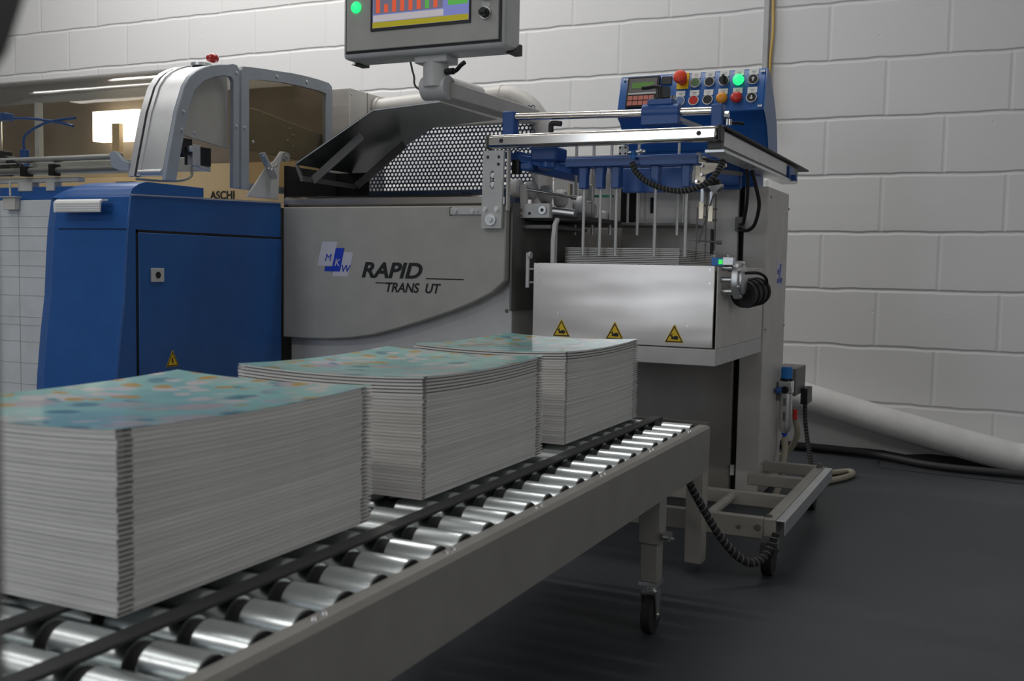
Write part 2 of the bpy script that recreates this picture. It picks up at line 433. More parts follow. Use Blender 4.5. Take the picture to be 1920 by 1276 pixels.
for xa, xb in ((-.713, -.689), (-.829, -.803), (-.95, -.926), (-1.07, -1.046)):
    MB().box(xa, xb, Y0, Y1-.004, .3848, .3893).build('slide_strip', M['charcoal'], cv, bevel=.001)
def conv_leg(x, y, front):
    lg = MB().box(x-.022, x+.022, y-.022, y+.022, .185, .30).build('leg', M['convg'], cv, bevel=.002)
    MB().box(x-.018, x+.018, y-.018, y+.018, .108, .19).build('inner_tube', M['convg'], lg, bevel=.002)
    if front:
        k = MB(); k.cyl((x+.022, y, .205), (x+.04, y, .205), .006, n=12); k.cyl((x+.036, y-.015, .20), (x+.036, y+.02, .19), .004, n=10); k.cyl((x+.03, y-.02, .205), (x+.042, y-.02, .205), .010, n=16)
        k.build('clamp_handle', M['bolt'], lg)
    cs = MB()
    cs.box(x-.02, x+.02, y-.02, y+.02, .100, .108); cs.cyl((x, y, .088), (x, y, .101), .017, n=20)
    cs.prism([(y-.018, .09), (y+.016, .09), (y+.012, .035), (y-.006, .030)], 'x', x-.0165, x-.0135)
    cs.prism([(y-.018, .09), (y+.016, .09), (y+.012, .035), (y-.006, .030)], 'x', x+.0135, x+.0165)
    cs.cyl((x-.019, y+.003, .038), (x+.019, y+.003, .038), .004, n=10)
    fk = cs.build('caster_fork', M['bolt'], lg)
    wh = MB(); wh.rings([(x-.011, y+.003, .0375), (x-.009, y+.003, .0375), (x+.009, y+.003, .0375), (x+.011, y+.003, .0375)], [.033, .0375, .0375, .033], 28)
    wh.build('caster_wheel', M['blackr'], fk if False else lg)
for y in (1.955, .46):
    conv_leg(-.606, y, True); conv_leg(-1.114, y, False)
for y in (1.955, .46):
    MB().box(-1.095, -.625, y-.012, y+.012, .255, .285).build('cross_bar', M['convg'], cv, bevel=.002)

# ------------------------------------------------------------------ booklets
BW, BD, BT = .333, .432, .0050
SAG = .011
def sag(x, y, t):
    u, v = 2*x/BW+1, 2*y/BD-1
    return -t*SAG*(2-u*u-v*v)/2
def fine(pts, step=.03):
    o = []
    for (ax, ay), (bx_, by) in zip(pts, pts[1:]+pts[:1]):
        n = max(1, int(math.hypot(bx_-ax, by-ay)/step))
        o += [(ax+(bx_-ax)*k/n, ay+(by-ay)*k/n) for k in range(n)]
    return o
def sheet(nx, ny, x0, x1, y0, y1, z0, z1):
    mb = MB(); T = []; B = []
    for lay, z in ((T, z1), (B, z0)):
        for j in range(ny+1): lay.append([mb.bm.verts.new((x0+(x1-x0)*i/nx, y0+(y1-y0)*j/ny, z)) for i in range(nx+1)])
    for lay in (T, B):
        for j in range(ny):
            for i in range(nx): mb.bm.faces.new([lay[j][i], lay[j][i+1], lay[j+1][i+1], lay[j+1][i]])
    rim = [(0, i) for i in range(nx)]+[(j, nx) for j in range(ny)]+[(ny, i) for i in range(nx, 0, -1)]+[(j, 0) for j in range(ny, 0, -1)]
    for (j, i), (q, p) in zip(rim, rim[1:]+rim[:1]): mb.bm.faces.new([T[j][i], T[q][p], B[q][p], B[j][i]])
    return mb
def fan(mb, pts, z0, z1, t):
    P = fine(pts); n = len(P); bm = mb.bm
    A = [bm.verts.new((x, y, z0+sag(x, y, t))) for x, y in P]; B = [bm.verts.new((x, y, z1+sag(x, y, t))) for x, y in P]
    cx, cy = -BW/2, BD/2; d = 2*sag(cx, cy, t)
    c0 = bm.verts.new((cx, cy, z0+d)); c1 = bm.verts.new((cx, cy, z1+d-.003 if z1 > .001 else z1+d-.0005))
    for k in range(n):
        q = (k+1) % n
        bm.faces.new([A[k], A[q], B[q], B[k]]); bm.faces.new([A[q], A[k], c0]); bm.faces.new([B[k], B[q], c1])
    return mb
MESH = {}
def booklet(key, nf, nb, cov, t, h=1.):
    """one booklet at the origin: page block with stepped-in corners, front and back cover"""
    root = thing('booklet', 'x', 'booklet', (0, 0, 0))
    k = (key, nf, nb, cov, round(t, 4), h)
    if k in MESH:
        for nm, me in MESH[k]:
            c = bpy.data.objects.new(nm, me); COL.objects.link(c); c.parent = root
            if cov and nm == 'front_cover': c['label'] = 'glossy mint green cover with yellow, pink and grey shapes'
        return root
    x0, x1, y0, y1 = -BW, 0., 0., BD
    i = .0004
    outline = [(x0+i, y0+i), (x1-i, y0+i), (x1-i, y0+.0015), (x1-.011, y0+.003), (x1-.011, y0+nf), (x1-i, y0+nf+.001), (x1-i, y1-nb), (x1-.010, y1-nb-.001), (x1-.010, y1-i), (x0+.010, y1-i), (x0+.010, y1-nb), (x0+i, y1-nb), (x0+i, y0+nf), (x0+.006, y0+nf), (x0+.006, y0+i)]
    pg = fan(MB(), outline, .0006*h, .0038*h, t)
    full = [(x0, y0), (x1, y0), (x1, y1), (x0, y1)]
    if cov: cb = sheet(16, 20, x0, x1, y0, y1, .0038*h, .0046*h)
    else: cb = fan(MB(), full, .0038*h, .0046*h, t)
    bb = fan(MB(), full, 0., .0006*h, t)
    if cov:
        for v in cb.bm.verts: v.co.z += sag(v.co.x, v.co.y, t)
    a = pg.build('page_block', M['paper'], root, org=(0, 0, 0))
    b = cb.build('front_cover', M['cover'] if cov else M['board'], root, org=(0, 0, 0))
    c = bb.build('back_cover', M['board'], root, org=(0, 0, 0))
    if cov: b['label'] = 'glossy mint green cover with yellow, pink and grey shapes'
    MESH[k] = [(o.name.split('.')[0], o.data) for o in (a, b, c)]
    return root
ORD = ['bottom', 'second', 'third', 'fourth', 'fifth', 'sixth', 'seventh', 'eighth', 'ninth', 'tenth', 'eleventh', 'twelfth', 'thirteenth', 'fourteenth', 'fifteenth', 'sixteenth', 'seventeenth', 'eighteenth', 'nineteenth']
def pile(key, x, y, z, n, nf, nb, where, group, step=BT, rz=0., topcov=True, jit=.0009, loose=0, bend=1.):
    rnd = random.Random(key)
    for i in range(n):
        last = i == n-1
        r = booklet('', nf, nb, last and topcov, bend*i/(n-1) if bend else 0., .72 if n-1-i < loose else 1.)
        r.location = (x+rnd.uniform(-jit, jit), y+rnd.uniform(-jit, jit), z+i*step)
        r.rotation_euler = (0, 0, rz+rnd.uniform(-.0022, .0022))
        d = n-1-i
        if last and topcov: lb = 'mint green floral booklet lying on top of the %s' % where
        elif last: lb = 'grey booklet lying on top of the %s' % where
        elif i == 0: lb = 'pale edged booklet at the very bottom of the %s' % where
        elif i <= n//2 and i < 18: lb = 'pale edged booklet, %s from the bottom of the %s' % (ORD[i], where)
        else: lb = 'pale edged booklet, %s from the top of the %s' % (ORD[d], where)
        tag(r, lb, 'booklet', group)
ZS = .3895
pile('a', -.7385, .7055, ZS, 36, .020, .024, 'nearest pile on the roller conveyor', 'booklets in the nearest conveyor pile', rz=-.004)
pile('b', -.7395, 1.272, ZS, 36, .011, .030, 'middle pile on the roller conveyor', 'booklets in the middle conveyor pile', loose=6)
pile('c', -.740, 1.808, ZS, 36, .011, .030, 'farthest pile on the roller conveyor', 'booklets in the farthest conveyor pile', loose=4)

# ------------------------------------------------------------------ blue cabinet on the left
bc = thing('blue_cabinet', 'blue switch cabinet with bulged front, white handle and hinged side door', 'cabinet', (-2.19, 2.3, 0))
prof = [(1.935, .02), (1.938, .25), (1.947, .413), (1.960, .53), (1.974, .624), (1.980, .72), (1.987, .805), (2.001, .890)]
XR, XL = -2.035, -2.30
body = MB()
body.prism(prof+[(2.615, .908), (2.615, .02)], 'x', XL, XR)
body.build('body', M['blue'], bc, bevel=.004)
# rolled left edge and raised back hood
sh = MB()
for (ya, za), (yb, zb) in zip(prof, prof[1:]):
    sh._hexa([(XL, ya+.003, za), (XL, ya+.03, za), (XL-.038, ya+.036, za), (XL-.038, ya+.014, za), (XL, yb+.003, zb), (XL, yb+.03, zb), (XL-.038, yb+.036, zb), (XL-.038, yb+.014, zb)])
sh.build('edge_trim', M['blue'], bc, smooth_deg=60)
hd = MB()
sec = [(2.001, .887), (2.012, .909), (2.035, .922), (2.06, .929), (2.275, .929), (2.275, .885)]
def hood_sec(x, f): return [(x, y, .885+(z-.885)*f) for y, z in sec]
hs = [hood_sec(XR-.006, 1), hood_sec(XL+.06, 1), hood_sec(XL+.03, .93), hood_sec(XL+.005, .75), hood_sec(XL-.018, .42), hood_sec(XL-.030, .05)]
HV = [[hd.bm.verts.new(p) for p in q] for q in hs]
for a, b in zip(HV, HV[1:]):
    for k in range(len(a)): hd.bm.faces.new([a[k], a[(k+1) % len(a)], b[(k+1) % len(a)], b[k]])
hd.bm.faces.new(HV[0]); hd.bm.faces.new(HV[-1])
hd.build('top_hood', M['blue'], bc, smooth_deg=50)
MB().bar((XR+.002, 2.0, .892), (XR+.002, 2.62, .910), .006, .003).build('top_lip', M['alu'], bc)
gp = MB(); gp.box(XL+.02, XR-.002, 1.9835, 1.99, .803, .8045); gp.build('panel_joint', M['dark'], bc)
dr = MB(); dr.box(XR, XR+.004, 2.022, 2.612, .10, .796); dr = dr.build('door', M['blue'], bc, bevel=.003)
gp = MB(); gp.box(XR-.001, XR+.0012, 2.016, 2.022, .10, .803); gp.box(XR-.001, XR+.0012, 2.016, 2.614, .796, .803); gp.build('door_gap', M['dark'], bc)
pl = MB().box(XR+.004, XR+.009, 2.062, 2.107, .667, .704).build('lock_plate', M['greylt'], dr, bevel=.001)
lk = MB(); lk.cyl((XR+.009, 2.0845, .6855), (XR+.0105, 2.0845, .6855), .009, n=20); lk.box(XR+.0105, XR+.0112, 2.0835, 2.0855, .680, .691); lk.build('keyhole', M['black'], dr)
def triangle_sticker(parent, c, s, plane, kind):
    """yellow warning triangle: c = centre of its base, s = side"""
    x, y, z = c; h = s*.9
    def P(u, v, d):
        return (x+u, y-d, z+v) if plane == 'y' else (x+d, y+u, z+v)
    def plate(pts, d0, d1):
        mb = MB(); A = [mb.bm.verts.new(P(u, v, d0)) for u, v in pts]; B = [mb.bm.verts.new(P(u, v, d1)) for u, v in pts]
        n = len(pts); mb.bm.faces.new(A); mb.bm.faces.new(B)
        for i in range(n): mb.bm.faces.new([A[i], A[(i+1)%n], B[(i+1)%n], B[i]])
        return mb
    st = plate([(-s/2, 0), (s/2, 0), (s*.03, h), (-s*.03, h)], 0, .0008).build('warning_sticker', M['yellow'], parent, label='yellow triangular warning sticker')
    o, i_ = .93, .80
    mb = MB()
    cy = h*.36
    def tri(f): return [(-s/2*f, cy-cy*f), (s/2*f, cy-cy*f), (0, cy+(h-cy)*f)]
    a, b = tri(.93), tri(.76)
    for k in range(3):
        q = [a[k], a[(k+1)%3], b[(k+1)%3], b[k]]
        A = [mb.bm.verts.new(P(u, v, .0008)) for u, v in q]; B = [mb.bm.verts.new(P(u, v, .0013)) for u, v in q]
        mb.bm.faces.new(A); mb.bm.faces.new(B)
        for j in range(4): mb.bm.faces.new([A[j], A[(j+1)%4], B[(j+1)%4], B[j]])
    mb.build('border', M['ink'], st)
    if kind == 'bolt':
        pts = [(-.06, .52), (.06, .56), (.0, .38), (.08, .36), (-.02, .14), (-.01, .30), (-.09, .30)]
        plate([(u*s, v*h) for u, v in pts], .0008, .0014).build('symbol', M['ink'], st)
    else:
        pts = [(-.16, .20), (.16, .17), (.22, .24), (.20, .36), (.06, .40), (-.04, .33), (-.10, .36), (-.09, .50), (-.13, .50), (-.14, .40), (-.22, .44), (-.22, .39), (-.13, .30)]
        plate([(u*s, v*h) for u, v in pts], .0008, .0014).build('symbol', M['ink'], st)
triangle_sticker(bc, (XR+.004, 2.141, .437), .048, 'x', 'bolt')
hn = MB()
hp = [(1.955, .868), (1.958, .874), (1.966, .879), (1.984, .880), (1.984, .876), (1.968, .874), (1.962, .870), (1.960, .845), (1.956, .845)]
hn.prism(hp, 'x', -2.262, -2.098)
for k in range(4): hn.box(-2.255, -2.095, 1.9535, 1.9565, .848+k*.006, .851+k*.006)
hn.build('handle', M['white'], bc, label='white grip handle')

# ------------------------------------------------------------------ transfer unit with the curved front
ru = thing('transfer_unit', 'light grey transfer machine with curved front panel and open dark lid', 'machine', (-1.65, 2.95, 0))
MB().box(-2.03, -1.258, 2.66, 3.18, .02, .885).build('body', M['greylt'], ru, bevel=.003)
curve = [(-1.269, .679), (-1.30, .652), (-1.36, .622), (-1.436, .592), (-1.53, .561), (-1.616, .535), (-1.70, .513), (-1.78, .500), (-1.86, .4935), (-1.95, .491), (-2.030, .492)]
cp = [(x, z) for x, z in curve]
fp = MB(); fp.prism([(-2.030, .896), (-1.262, .896)]+[(-1.262, .686)]+cp, 'y', 2.618, 2.66)
fp = fp.build('front_panel', M['greyg'], ru, bevel=.004, smooth_deg=25)
sc = MB(); screw(sc, (-1.274, 2.66, .599), (0, -1, 0), .006, .003); sc.build('panel_screw', M['greydk'], ru)
def logo(parent, x0, z0, k, plane, y):
    """white and blue parallelogram emblem; x0,z0 = lower left, k = scale"""
    def P(u, v, d): return (x0+u*k, y-d, z0+v*k*.80) if plane == 'y' else (y+d, x0+u*k, z0+v*k*.80)
    def quad(pts, d0, d1, name, m):
        mb = MB(); A = [mb.bm.verts.new(P(u, v, d0)) for u, v in pts]; B = [mb.bm.verts.new(P(u, v, d1)) for u, v in pts]; n = len(pts)
        mb.bm.faces.new(A); mb.bm.faces.new(B)
        for i in range(n): mb.bm.faces.new([A[i], A[(i+1)%n], B[(i+1)%n], B[i]])
        return mb.build(name, m, parent)
    quad([(0, .30), (.42, .30), (.56, 1), (.14, 1)], 0, .0006, 'emblem_white', M['logowhite'])
    quad([(.43, 0), (.86, 0), (1.0, .70), (.57, .70)], 0, .0006, 'emblem_white', M['logowhite'])
    quad([(.20, .14), (.64, .14), (.76, .82), (.52, .82), (.425, .285), (.225, .285)], .0006, .0011, 'emblem_blue', M['logoblue'])
    for ch, u, v, m in (('M', .205, .44, 'logoblue'), ('K', .475, .30, 'logowhite'), ('W', .655, .13, 'logoblue')):
        text('emblem_letter', ch, .235*k, M[m], P(u, v, .0013), FRONT if plane == 'y' else SIDE, parent, .25, .0015*k if ch != 'M' else 0., .0003, 1.0)
logo(fp, -1.9, .686, .131, 'y', 2.618)
text('lettering', 'RAPID', .0625, M['ink'], (-1.741, 2.6175, .6865), FRONT, fp, .26, .0019, .0006, 1.19)
text('lettering', 'TRANS  UT', .039, M['ink'], (-1.657, 2.6175, .6445), FRONT, fp, .25, .0008, .0006, .95)
ul = MB(); ul.box(-1.516, -1.392, 2.6168, 2.618, .6845, .6875); ul.box(-1.688, -1.640, 2.6168, 2.618, .6685, .6712); ul.build('underline', M['ink'], fp)
lg = MB(); lg.prism([(2.640, .898), (2.630, .904), (2.630, .922), (2.640, .930), (2.70, .930), (2.70, .898)], 'x', -2.035, -1.32); lg.build('top_ledge', M['steel'], ru)
MB().box(-2.03, -1.262, 2.70, 3.15, .885, .905).build('top_plate', M['greydk'], ru)
MB().box(-2.094, -1.94, 2.955, 2.965, .86, 1.03).build('shade_backing', M['dark'], ru)  # black sheets put in for the shade below the lid
MB().box(-2.075, -2.065, 2.68, 2.95, .90, 1.03).build('shade_backing', M['dark'], ru)
# slotted strip on the panel's right end
MB().box(-1.436, -1.33, 2.612, 2.618, .870, .890).build('slot_strip', M['greylt'], ru, bevel=.001)
MB().box(-1.440, -1.434, 2.6165, 2.6185, .868, .892).build('slot', M['dark'], ru)
b = MB()
for x in (-1.418, -1.364, -1.349): hexbolt(b, (x, 2.612, .880), (0, -1, 0), .0055 if x != -1.349 else .003, .005)
b.build('strip_bolt', M['bolt'], ru)
# lid: ramp rising to a level top, hinged along its lower left edge
A, B_, C, D = (-2.014, 1.030), (-1.993, .985), (-1.730, 1.182), (-1.500, 1.196)
yn, yf = 2.66, 3.03
ld = MB(); T = .006
ld.prism([A, C, D, (D[0], D[1]+T), (C[0]-.002, C[1]+T), (A[0]-.004, A[1]+T)], 'y', yn, yf)
lid = ld.build('lid', M['lid'], ru, label='open dark polished lid')
e = MB(); e.bar((A[0], yn-.001, A[1]+.003), (C[0], yn-.001, C[1]+.003), .002, .003); e.bar((C[0], yn-.001, C[1]+.003), (D[0], yn-.001, D[1]+.003), .002, .004); e.build('lid_edge', M['alu'], lid)
fl = MB(); fl.prism([(-1.502, 1.196), (-1.496, 1.196), (-1.496, 1.222), (-1.502, 1.222)], 'y', yn, yf); fl.build('lid_flange', M['taupe'], lid)
hg = MB(); hg.bar((-1.993, 2.66, .987), (-1.993, 3.0, .983), .012, .016); hg.bar((-2.012, 2.663, 1.028), (-1.993, 2.663, .987), .010, .008, (0, 1, 0)); hg.build('hinge_bar', M['greydk'], lid)
for yy in (2.71, 2.955):
    MB().bar((-1.985, yy, .985), (-1.80, yy, 1.119), .026, .006, (0, 1, 0)).build('lid_strut', M['greydk'], lid)
# bracket plate left of the lid
HP = -2.078
bp = MB(); bp.prism([(2.505, .922), (2.655, .922), (2.662, 1.036), (2.700, 1.060), (2.690, 1.075), (2.668, 1.074), (2.640, 1.044), (2.590, 1.012), (2.545, .962)], 'x', HP-.007, HP)
bp = bp.build('hinge_plate', M['greylt'], ru, bevel=.001)
a = MB(); a.bar((HP+.006, 2.568, 1.058), (HP+.006, 2.612, 1.000), .008, .020, (1, 0, 0)); a.bar((HP+.013, 2.600, 1.012), (HP+.013, 2.618, .985), .008, .020, (1, 0, 0)); a.build('latch_arm', M['alu'], bp)
a = MB(); a.cyl((HP, 2.684, 1.058), (HP+.012, 2.684, 1.058), .0145, n=20); a.cyl((HP+.012, 2.684, 1.058), (HP+.014, 2.684, 1.058), .007, n=16); a.build('pivot', M['steelr'], bp)
for y_, z_ in ((2.572, 1.05), (2.596, 1.014), (2.645, 1.03), (2.628, 1.022)):
    a = MB(); screw(a, (HP+(.010 if y_ < 2.62 else 0), y_, z_), (1, 0, 0), .0045, .004); a.build('bracket_bolt', M['bolt'], bp)
# perforated guard behind the lid
def perforated(x0, x1, z0, z1, y, pitch, rad):
    mb = MB(); dz = pitch*math.sqrt(3)/2; row = 0; z = z0
    n = 12
    while z < z1:
        x = x0+(pitch/2 if row % 2 else 0)
        while x < x1:
            # hexagonal cell with a round hole
            hx = []; ho = []
            for k in range(n):
                t = 2*PI*k/n+PI/2
                # boundary of a pointy-top hexagon along direction t
                a = (t-PI/2+PI/6) % (PI/3)-PI/6
                rb = (pitch/2)/math.cos(((t) % (PI/3))-PI/6+0.) if False else (pitch/2)/max(.5, math.cos(((t+PI/6) % (PI/3))-PI/6))
                hx.append((x+rb*math.cos(t), z+rb*math.sin(t))); ho.append((x+rad*math.cos(t), z+rad*math.sin(t)))
            VA = [mb.bm.verts.new((p[0], y, p[1])) for p in hx]; VB = [mb.bm.verts.new((p[0], y, p[1])) for p in ho]
            VC = [mb.bm.verts.new((p[0], y+.0012, p[1])) for p in ho]
            for k in range(n):
                mb.bm.faces.new([VA[k], VA[(k+1)%n], VB[(k+1)%n], VB[k]]); mb.bm.faces.new([VB[k], VB[(k+1)%n], VC[(k+1)%n], VC[k]])
            x += pitch
        z += dz; row += 1
    bmesh.ops.remove_doubles(mb.bm, verts=mb.bm.verts, dist=.0004)
    return mb
pm = perforated(-2.10, -1.454, .9946, 1.264, 3.215, .01535, .0054)
gd = pm.build('perforated_guard', M['navy'], ru, label='navy blue perforated metal guard')
f = MB(); f.box(-2.11, -1.436, 3.212, 3.220, .963, .989); f.build('guard_frame', M['navy'], gd)
for p in (-1.7, -1.5): MB().box(p-.02, p+.02, 3.14, 3.212, .905, .975).build('guard_post', M['navy'], ru)

# ------------------------------------------------------------------ operator screen on its arm
op = thing('operator_panel', 'grey touchscreen operator panel hanging on a swivel arm', 'control panel', (-1.48, 2.60, 1.0))
MB().box(-1.735, -1.222, 2.506, 2.61, 1.305, 1.63).build('housing', M['alu'] if False else M['greylt'], op, bevel=.012)
fr = MB(); fr.box(-1.717, -1.236, 2.497, 2.506, 1.325, 1.625); fr = fr.build('front_plate', M['grey'], op, bevel=.002)
g = MB(); g.box(-1.7225, -1.2305, 2.5035, 2.5075, 1.3195, 1.63); g.build('seal', M['black'], op)
for x in (-1.735, -1.235): MB().prism([(2.555, 1.3005), (2.615, 1.3005), (2.615, 1.33), (2.60, 1.33)], 'x', x-.004 if x < -1.5 else x-.006, x+.02 if x < -1.5 else x+.0155).build('corner_cap', M['black'], op)
sb = MB(); sb.box(-1.634, -1.318, 2.494, 2.4975, 1.374, 1.62); sb.build('bezel', M['black'], fr)
s = MB(); s.box(-1.626, -1.323, 2.4925, 2.4942, 1.382, 1.612); s = s.build('screen', M['scr'], op)
def ui(x0, x1, z0, z1, m, nm): MB().box(x0, x1, 2.4919, 2.4926, z0, z1).build(nm, M[m], s)
ui(-1.626, -1.323, 1.382, 1.3975, 'scry', 'status_bar')
ui(-1.624, -1.400, 1.3990, 1.4165, 'scrp', 'message_field')
ui(-1.624, -1.402, 1.4195, 1.60, 'scrg', 'chart_field')
for i in range(8):
    x = -1.608+i*.0262; t = 1.4445 if i == 1 else 1.475+.01*(i % 3)
    MB().box(x-.006, x+.006, 2.4912, 2.4919, 1.4225, t).build('chart_bar', M['scrgr' if i == 6 else 'scrr'], s)
ui(-1.386, -1.326, 1.425, 1.55, 'scrgr', 'button_field')
lt = MB(); lt.sphere((-1.683, 2.495, 1.445), .016, 1, .6, 1); lt.build('green_lamp', M['lampgreen'], fr, label='lit green pilot lamp')
def selector(parent, x, z, y, r=.014):
    k = MB(); k.cyl((x, y, z), (x, y-.006, z), r*1.15, n=24); rg = k.build('selector_ring', M['bolt'], parent)
    k = MB(); k.cyl((x, y-.006, z), (x, y-.02, z), r*.95, r*.85, n=24); k.bar((x-r*.7, y-.023, z), (x+r*.7, y-.023, z), .006, .008, (0, 0, 1)); k.build('selector_knob', M['black'], parent)
selector(fr, -1.273, 1.395, 2.497); selector(fr, -1.273, 1.445, 2.497)
MB().box(-1.286, -1.260, 2.4955, 2.497, 1.411, 1.424).build('name_plate', M['greylt'], fr)
# swivel, knuckle and arm
nk = MB(); nk.box(-1.512, -1.41, 2.53, 2.60, 1.285, 1.306); nk.cyl((-1.462, 2.565, 1.22), (-1.462, 2.565, 1.29), .036, n=28); nk.build('swivel', M['greylt'], op, bevel=.003)
kn = MB(); kn.cyl((-1.50, 2.575, 1.222), (-1.425, 2.575, 1.222), .034, n=28); kn.sphere((-1.50, 2.575, 1.222), .034, .35, 1, 1); kn.build('knuckle', M['greylt'], op)
ar = MB(); ar.bar((-1.445, 2.58, 1.214), (-1.455, 3.2, 1.226), .06, .046); ar.build('arm', M['grey'], op, bevel=.004)
ar = MB(); ar.cyl((-1.44, 2.59, 1.232), (-1.45, 2.80, 1.240), .024, n=24); ar.build('arm_cover', M['greylt'], op)
k = MB(); k.tube([(-1.425, 2.56, 1.262), (-1.395, 2.555, 1.262), (-1.375, 2.55, 1.275), (-1.362, 2.55, 1.283)], .006, 10); k.cyl((-1.43, 2.56, 1.262), (-1.40, 2.556, 1.262), .009, n=14); k.build('clamp_lever', M['black'], op)
MB().box(-2.117, -1.425, 3.17, 3.205, 1.206, 1.246).build('arm_link', M['grey'], op, bevel=.003)
cb = MB(); cb.tube([(-1.567, 2.6, 1.31), (-1.566, 2.62, 1.27), (-1.568, 2.66, 1.236), (-1.545, 2.9, 1.232), (-1.48, 3.1, 1.236)], .003, 8); cb.build('panel_cable', M['greydk'], op)

# ------------------------------------------------------------------ exhaust duct and its box
dx = thing('exhaust_duct', 'fat grey exhaust pipe bending down behind the perforated guard', 'duct', (-1.44, 3.28, .72))
pts = [(-2.112, 3.28, 1.294), (-1.9, 3.28, 1.306), (-1.605, 3.28, 1.314)]
for k in range(1, 7):
    t = k*PI/12; pts.append((-1.605+.16*math.sin(t), 3.28, 1.154+.16*math.cos(t)))
pts += [(-1.445, 3.28, 1.05), (-1.445, 3.28, .72)]
P = pts
d = MB(); d.rings([Vector(p) for p in P], [.037]*len(P), 28); d.build('pipe', M['taupe'], dx)
f = MB(); f.cyl((-2.112, 3.28, 1.294), (-2.10, 3.28, 1.294), .042, n=28); f.cyl((-1.625, 3.28, 1.313), (-1.60, 3.28, 1.314), .0385, n=28); f.build('collar', M['taupe'], dx)
bx = thing('fan_housing', 'plain grey sheet metal box between hood and exhaust pipe', 'box', (-2.25, 3.22, 0))
MB().box(-2.42, -2.118, 3.105, 3.34, .02, 1.345).build('casing', M['taupe'], bx, bevel=.003)
sd = MB()
for q in ((3.115, 1.325), (3.30, 1.325)): screw(sd, (-2.118, q[0], q[1]), (1, 0, 0), .004)
sd.build('casing_screw', M['bolt'], bx)
MB().box(-2.119, -2.1165, 3.215, 3.217, .9, 1.345).build('casing_seam', M['greydk'], bx)
#@@PART2
# ------------------------------------------------------------------ hooded machine at the left
hm = thing('hooded_machine', 'long machine with arched clear hood and grey end frames above white panels', 'machine', (-2.9, 2.6, 0))
HX = -2.10
arc = [(2.191, .958), (2.204, 1.013), (2.236, 1.138), (2.266, 1.214), (2.288, 1.243), (2.312, 1.262), (2.340, 1.277), (2.371, 1.289), (2.41, 1.299), (2.444, 1.305)]
MB().box(-3.9, -2.34, 2.24, 3.10, .02, .90).build('body', M['greylt'], hm)
MB().box(-3.9, -2.34, 2.225, 2.26, .898, .938).build('blue_rail', M['blue'], hm, bevel=.003)
MB().box(-2.34, -2.11, 2.66, 3.0, .02, .90).build('body', M['greydk'], hm)
wp = MB(); wp.box(-3.9, -2.342, 2.205, 2.24, .05, .897); wp = wp.build('front_panel', M['offw'], hm, bevel=.002)
g = MB(); rz = random.Random(5)
for z in (.12, .19, .27, .34, .405, .47, .52, .545, .61, .665, .70, .745, .79, .815, .848): g.box(-3.9, -2.345, 2.2042, 2.206, z, z+.0016)
for x in (-2.70, -2.45, -2.95, -3.2): g.box(x, x+.0025, 2.2042, 2.206, .05, .897)
g.build('panel_groove', M['cond'], wp)
# end doors: plates with openings, facing +X
lf = arc + [(2.470, 1.312), (2.488, 1.311), (2.497, 1.300), (2.497, .945), (2.468, .945), (2.47, 1.262), (2.460, 1.271), (2.43, 1.270), (2.39, 1.259), (2.345, 1.240), (2.306, 1.208), (2.285, 1.160), (2.262, 1.07), (2.245, 1.003), (2.232, .945), (2.192, .945)]
def dpart(pts, nm, m, x0, x1, par=hm, bev=.002): return MB().prism(pts, 'x', x0, x1).build(nm, M[m], par, bevel=bev, smooth_deg=25)
dl = dpart(lf, 'front_end_door', 'greybl', HX-.014, HX)
ul_ = dpart([(2.235, 1.082), (2.30, 1.079), (2.478, 1.062), (2.478, 1.276), (2.43, 1.276), (2.36, 1.25), (2.29, 1.19)], 'inner_plate', 'greyg', HX-.034, HX-.028)
rf = [(2.506, .945), (2.506, 1.300), (2.514, 1.312), (2.60, 1.321), (2.669, 1.326), (2.75, 1.333), (2.816, 1.336), (2.90, 1.337), (2.954, 1.335), (2.971, 1.325), (2.975, 1.30), (2.975, .945)]
ro = [(2.541, .965), (2.541, 1.276), (2.60, 1.286), (2.70, 1.296), (2.80, 1.300), (2.90, 1.301), (2.938, 1.298), (2.938, .965)]
dr2 = MB().prism(rf, 'x', HX-.014, HX, [ro]).build('rear_end_door', M['greybl'], hm, smooth_deg=25)
MB().prism(ro, 'x', HX-.010, HX-.006).build('window_pane', M['smoke'], dr2)
dpart([(2.52, 1.070), (2.96, 1.062), (2.96, 1.165), (2.75, 1.185), (2.62, 1.20), (2.52, 1.20)], 'inner_plate', 'greyg', HX-.036, HX-.030)
bt = MB()
for y, z in ((2.262, 1.142), (2.255, 1.090), (2.305, 1.088), (2.675, 1.309), (2.83, 1.318), (2.484, 1.13), (2.52, 1.13), (2.56, 1.092), (2.90, 1.088), (2.485, 1.287), (2.78, 1.16), (2.80, 1.14), (2.77, 1.12), (2.80, 1.105)):
    screw(bt, (HX if y not in (2.78, 2.80, 2.77) else HX-.030, y, z), (1, 0, 0), .0055, .003)
bt.build('door_bolt', M['bolt'], hm)
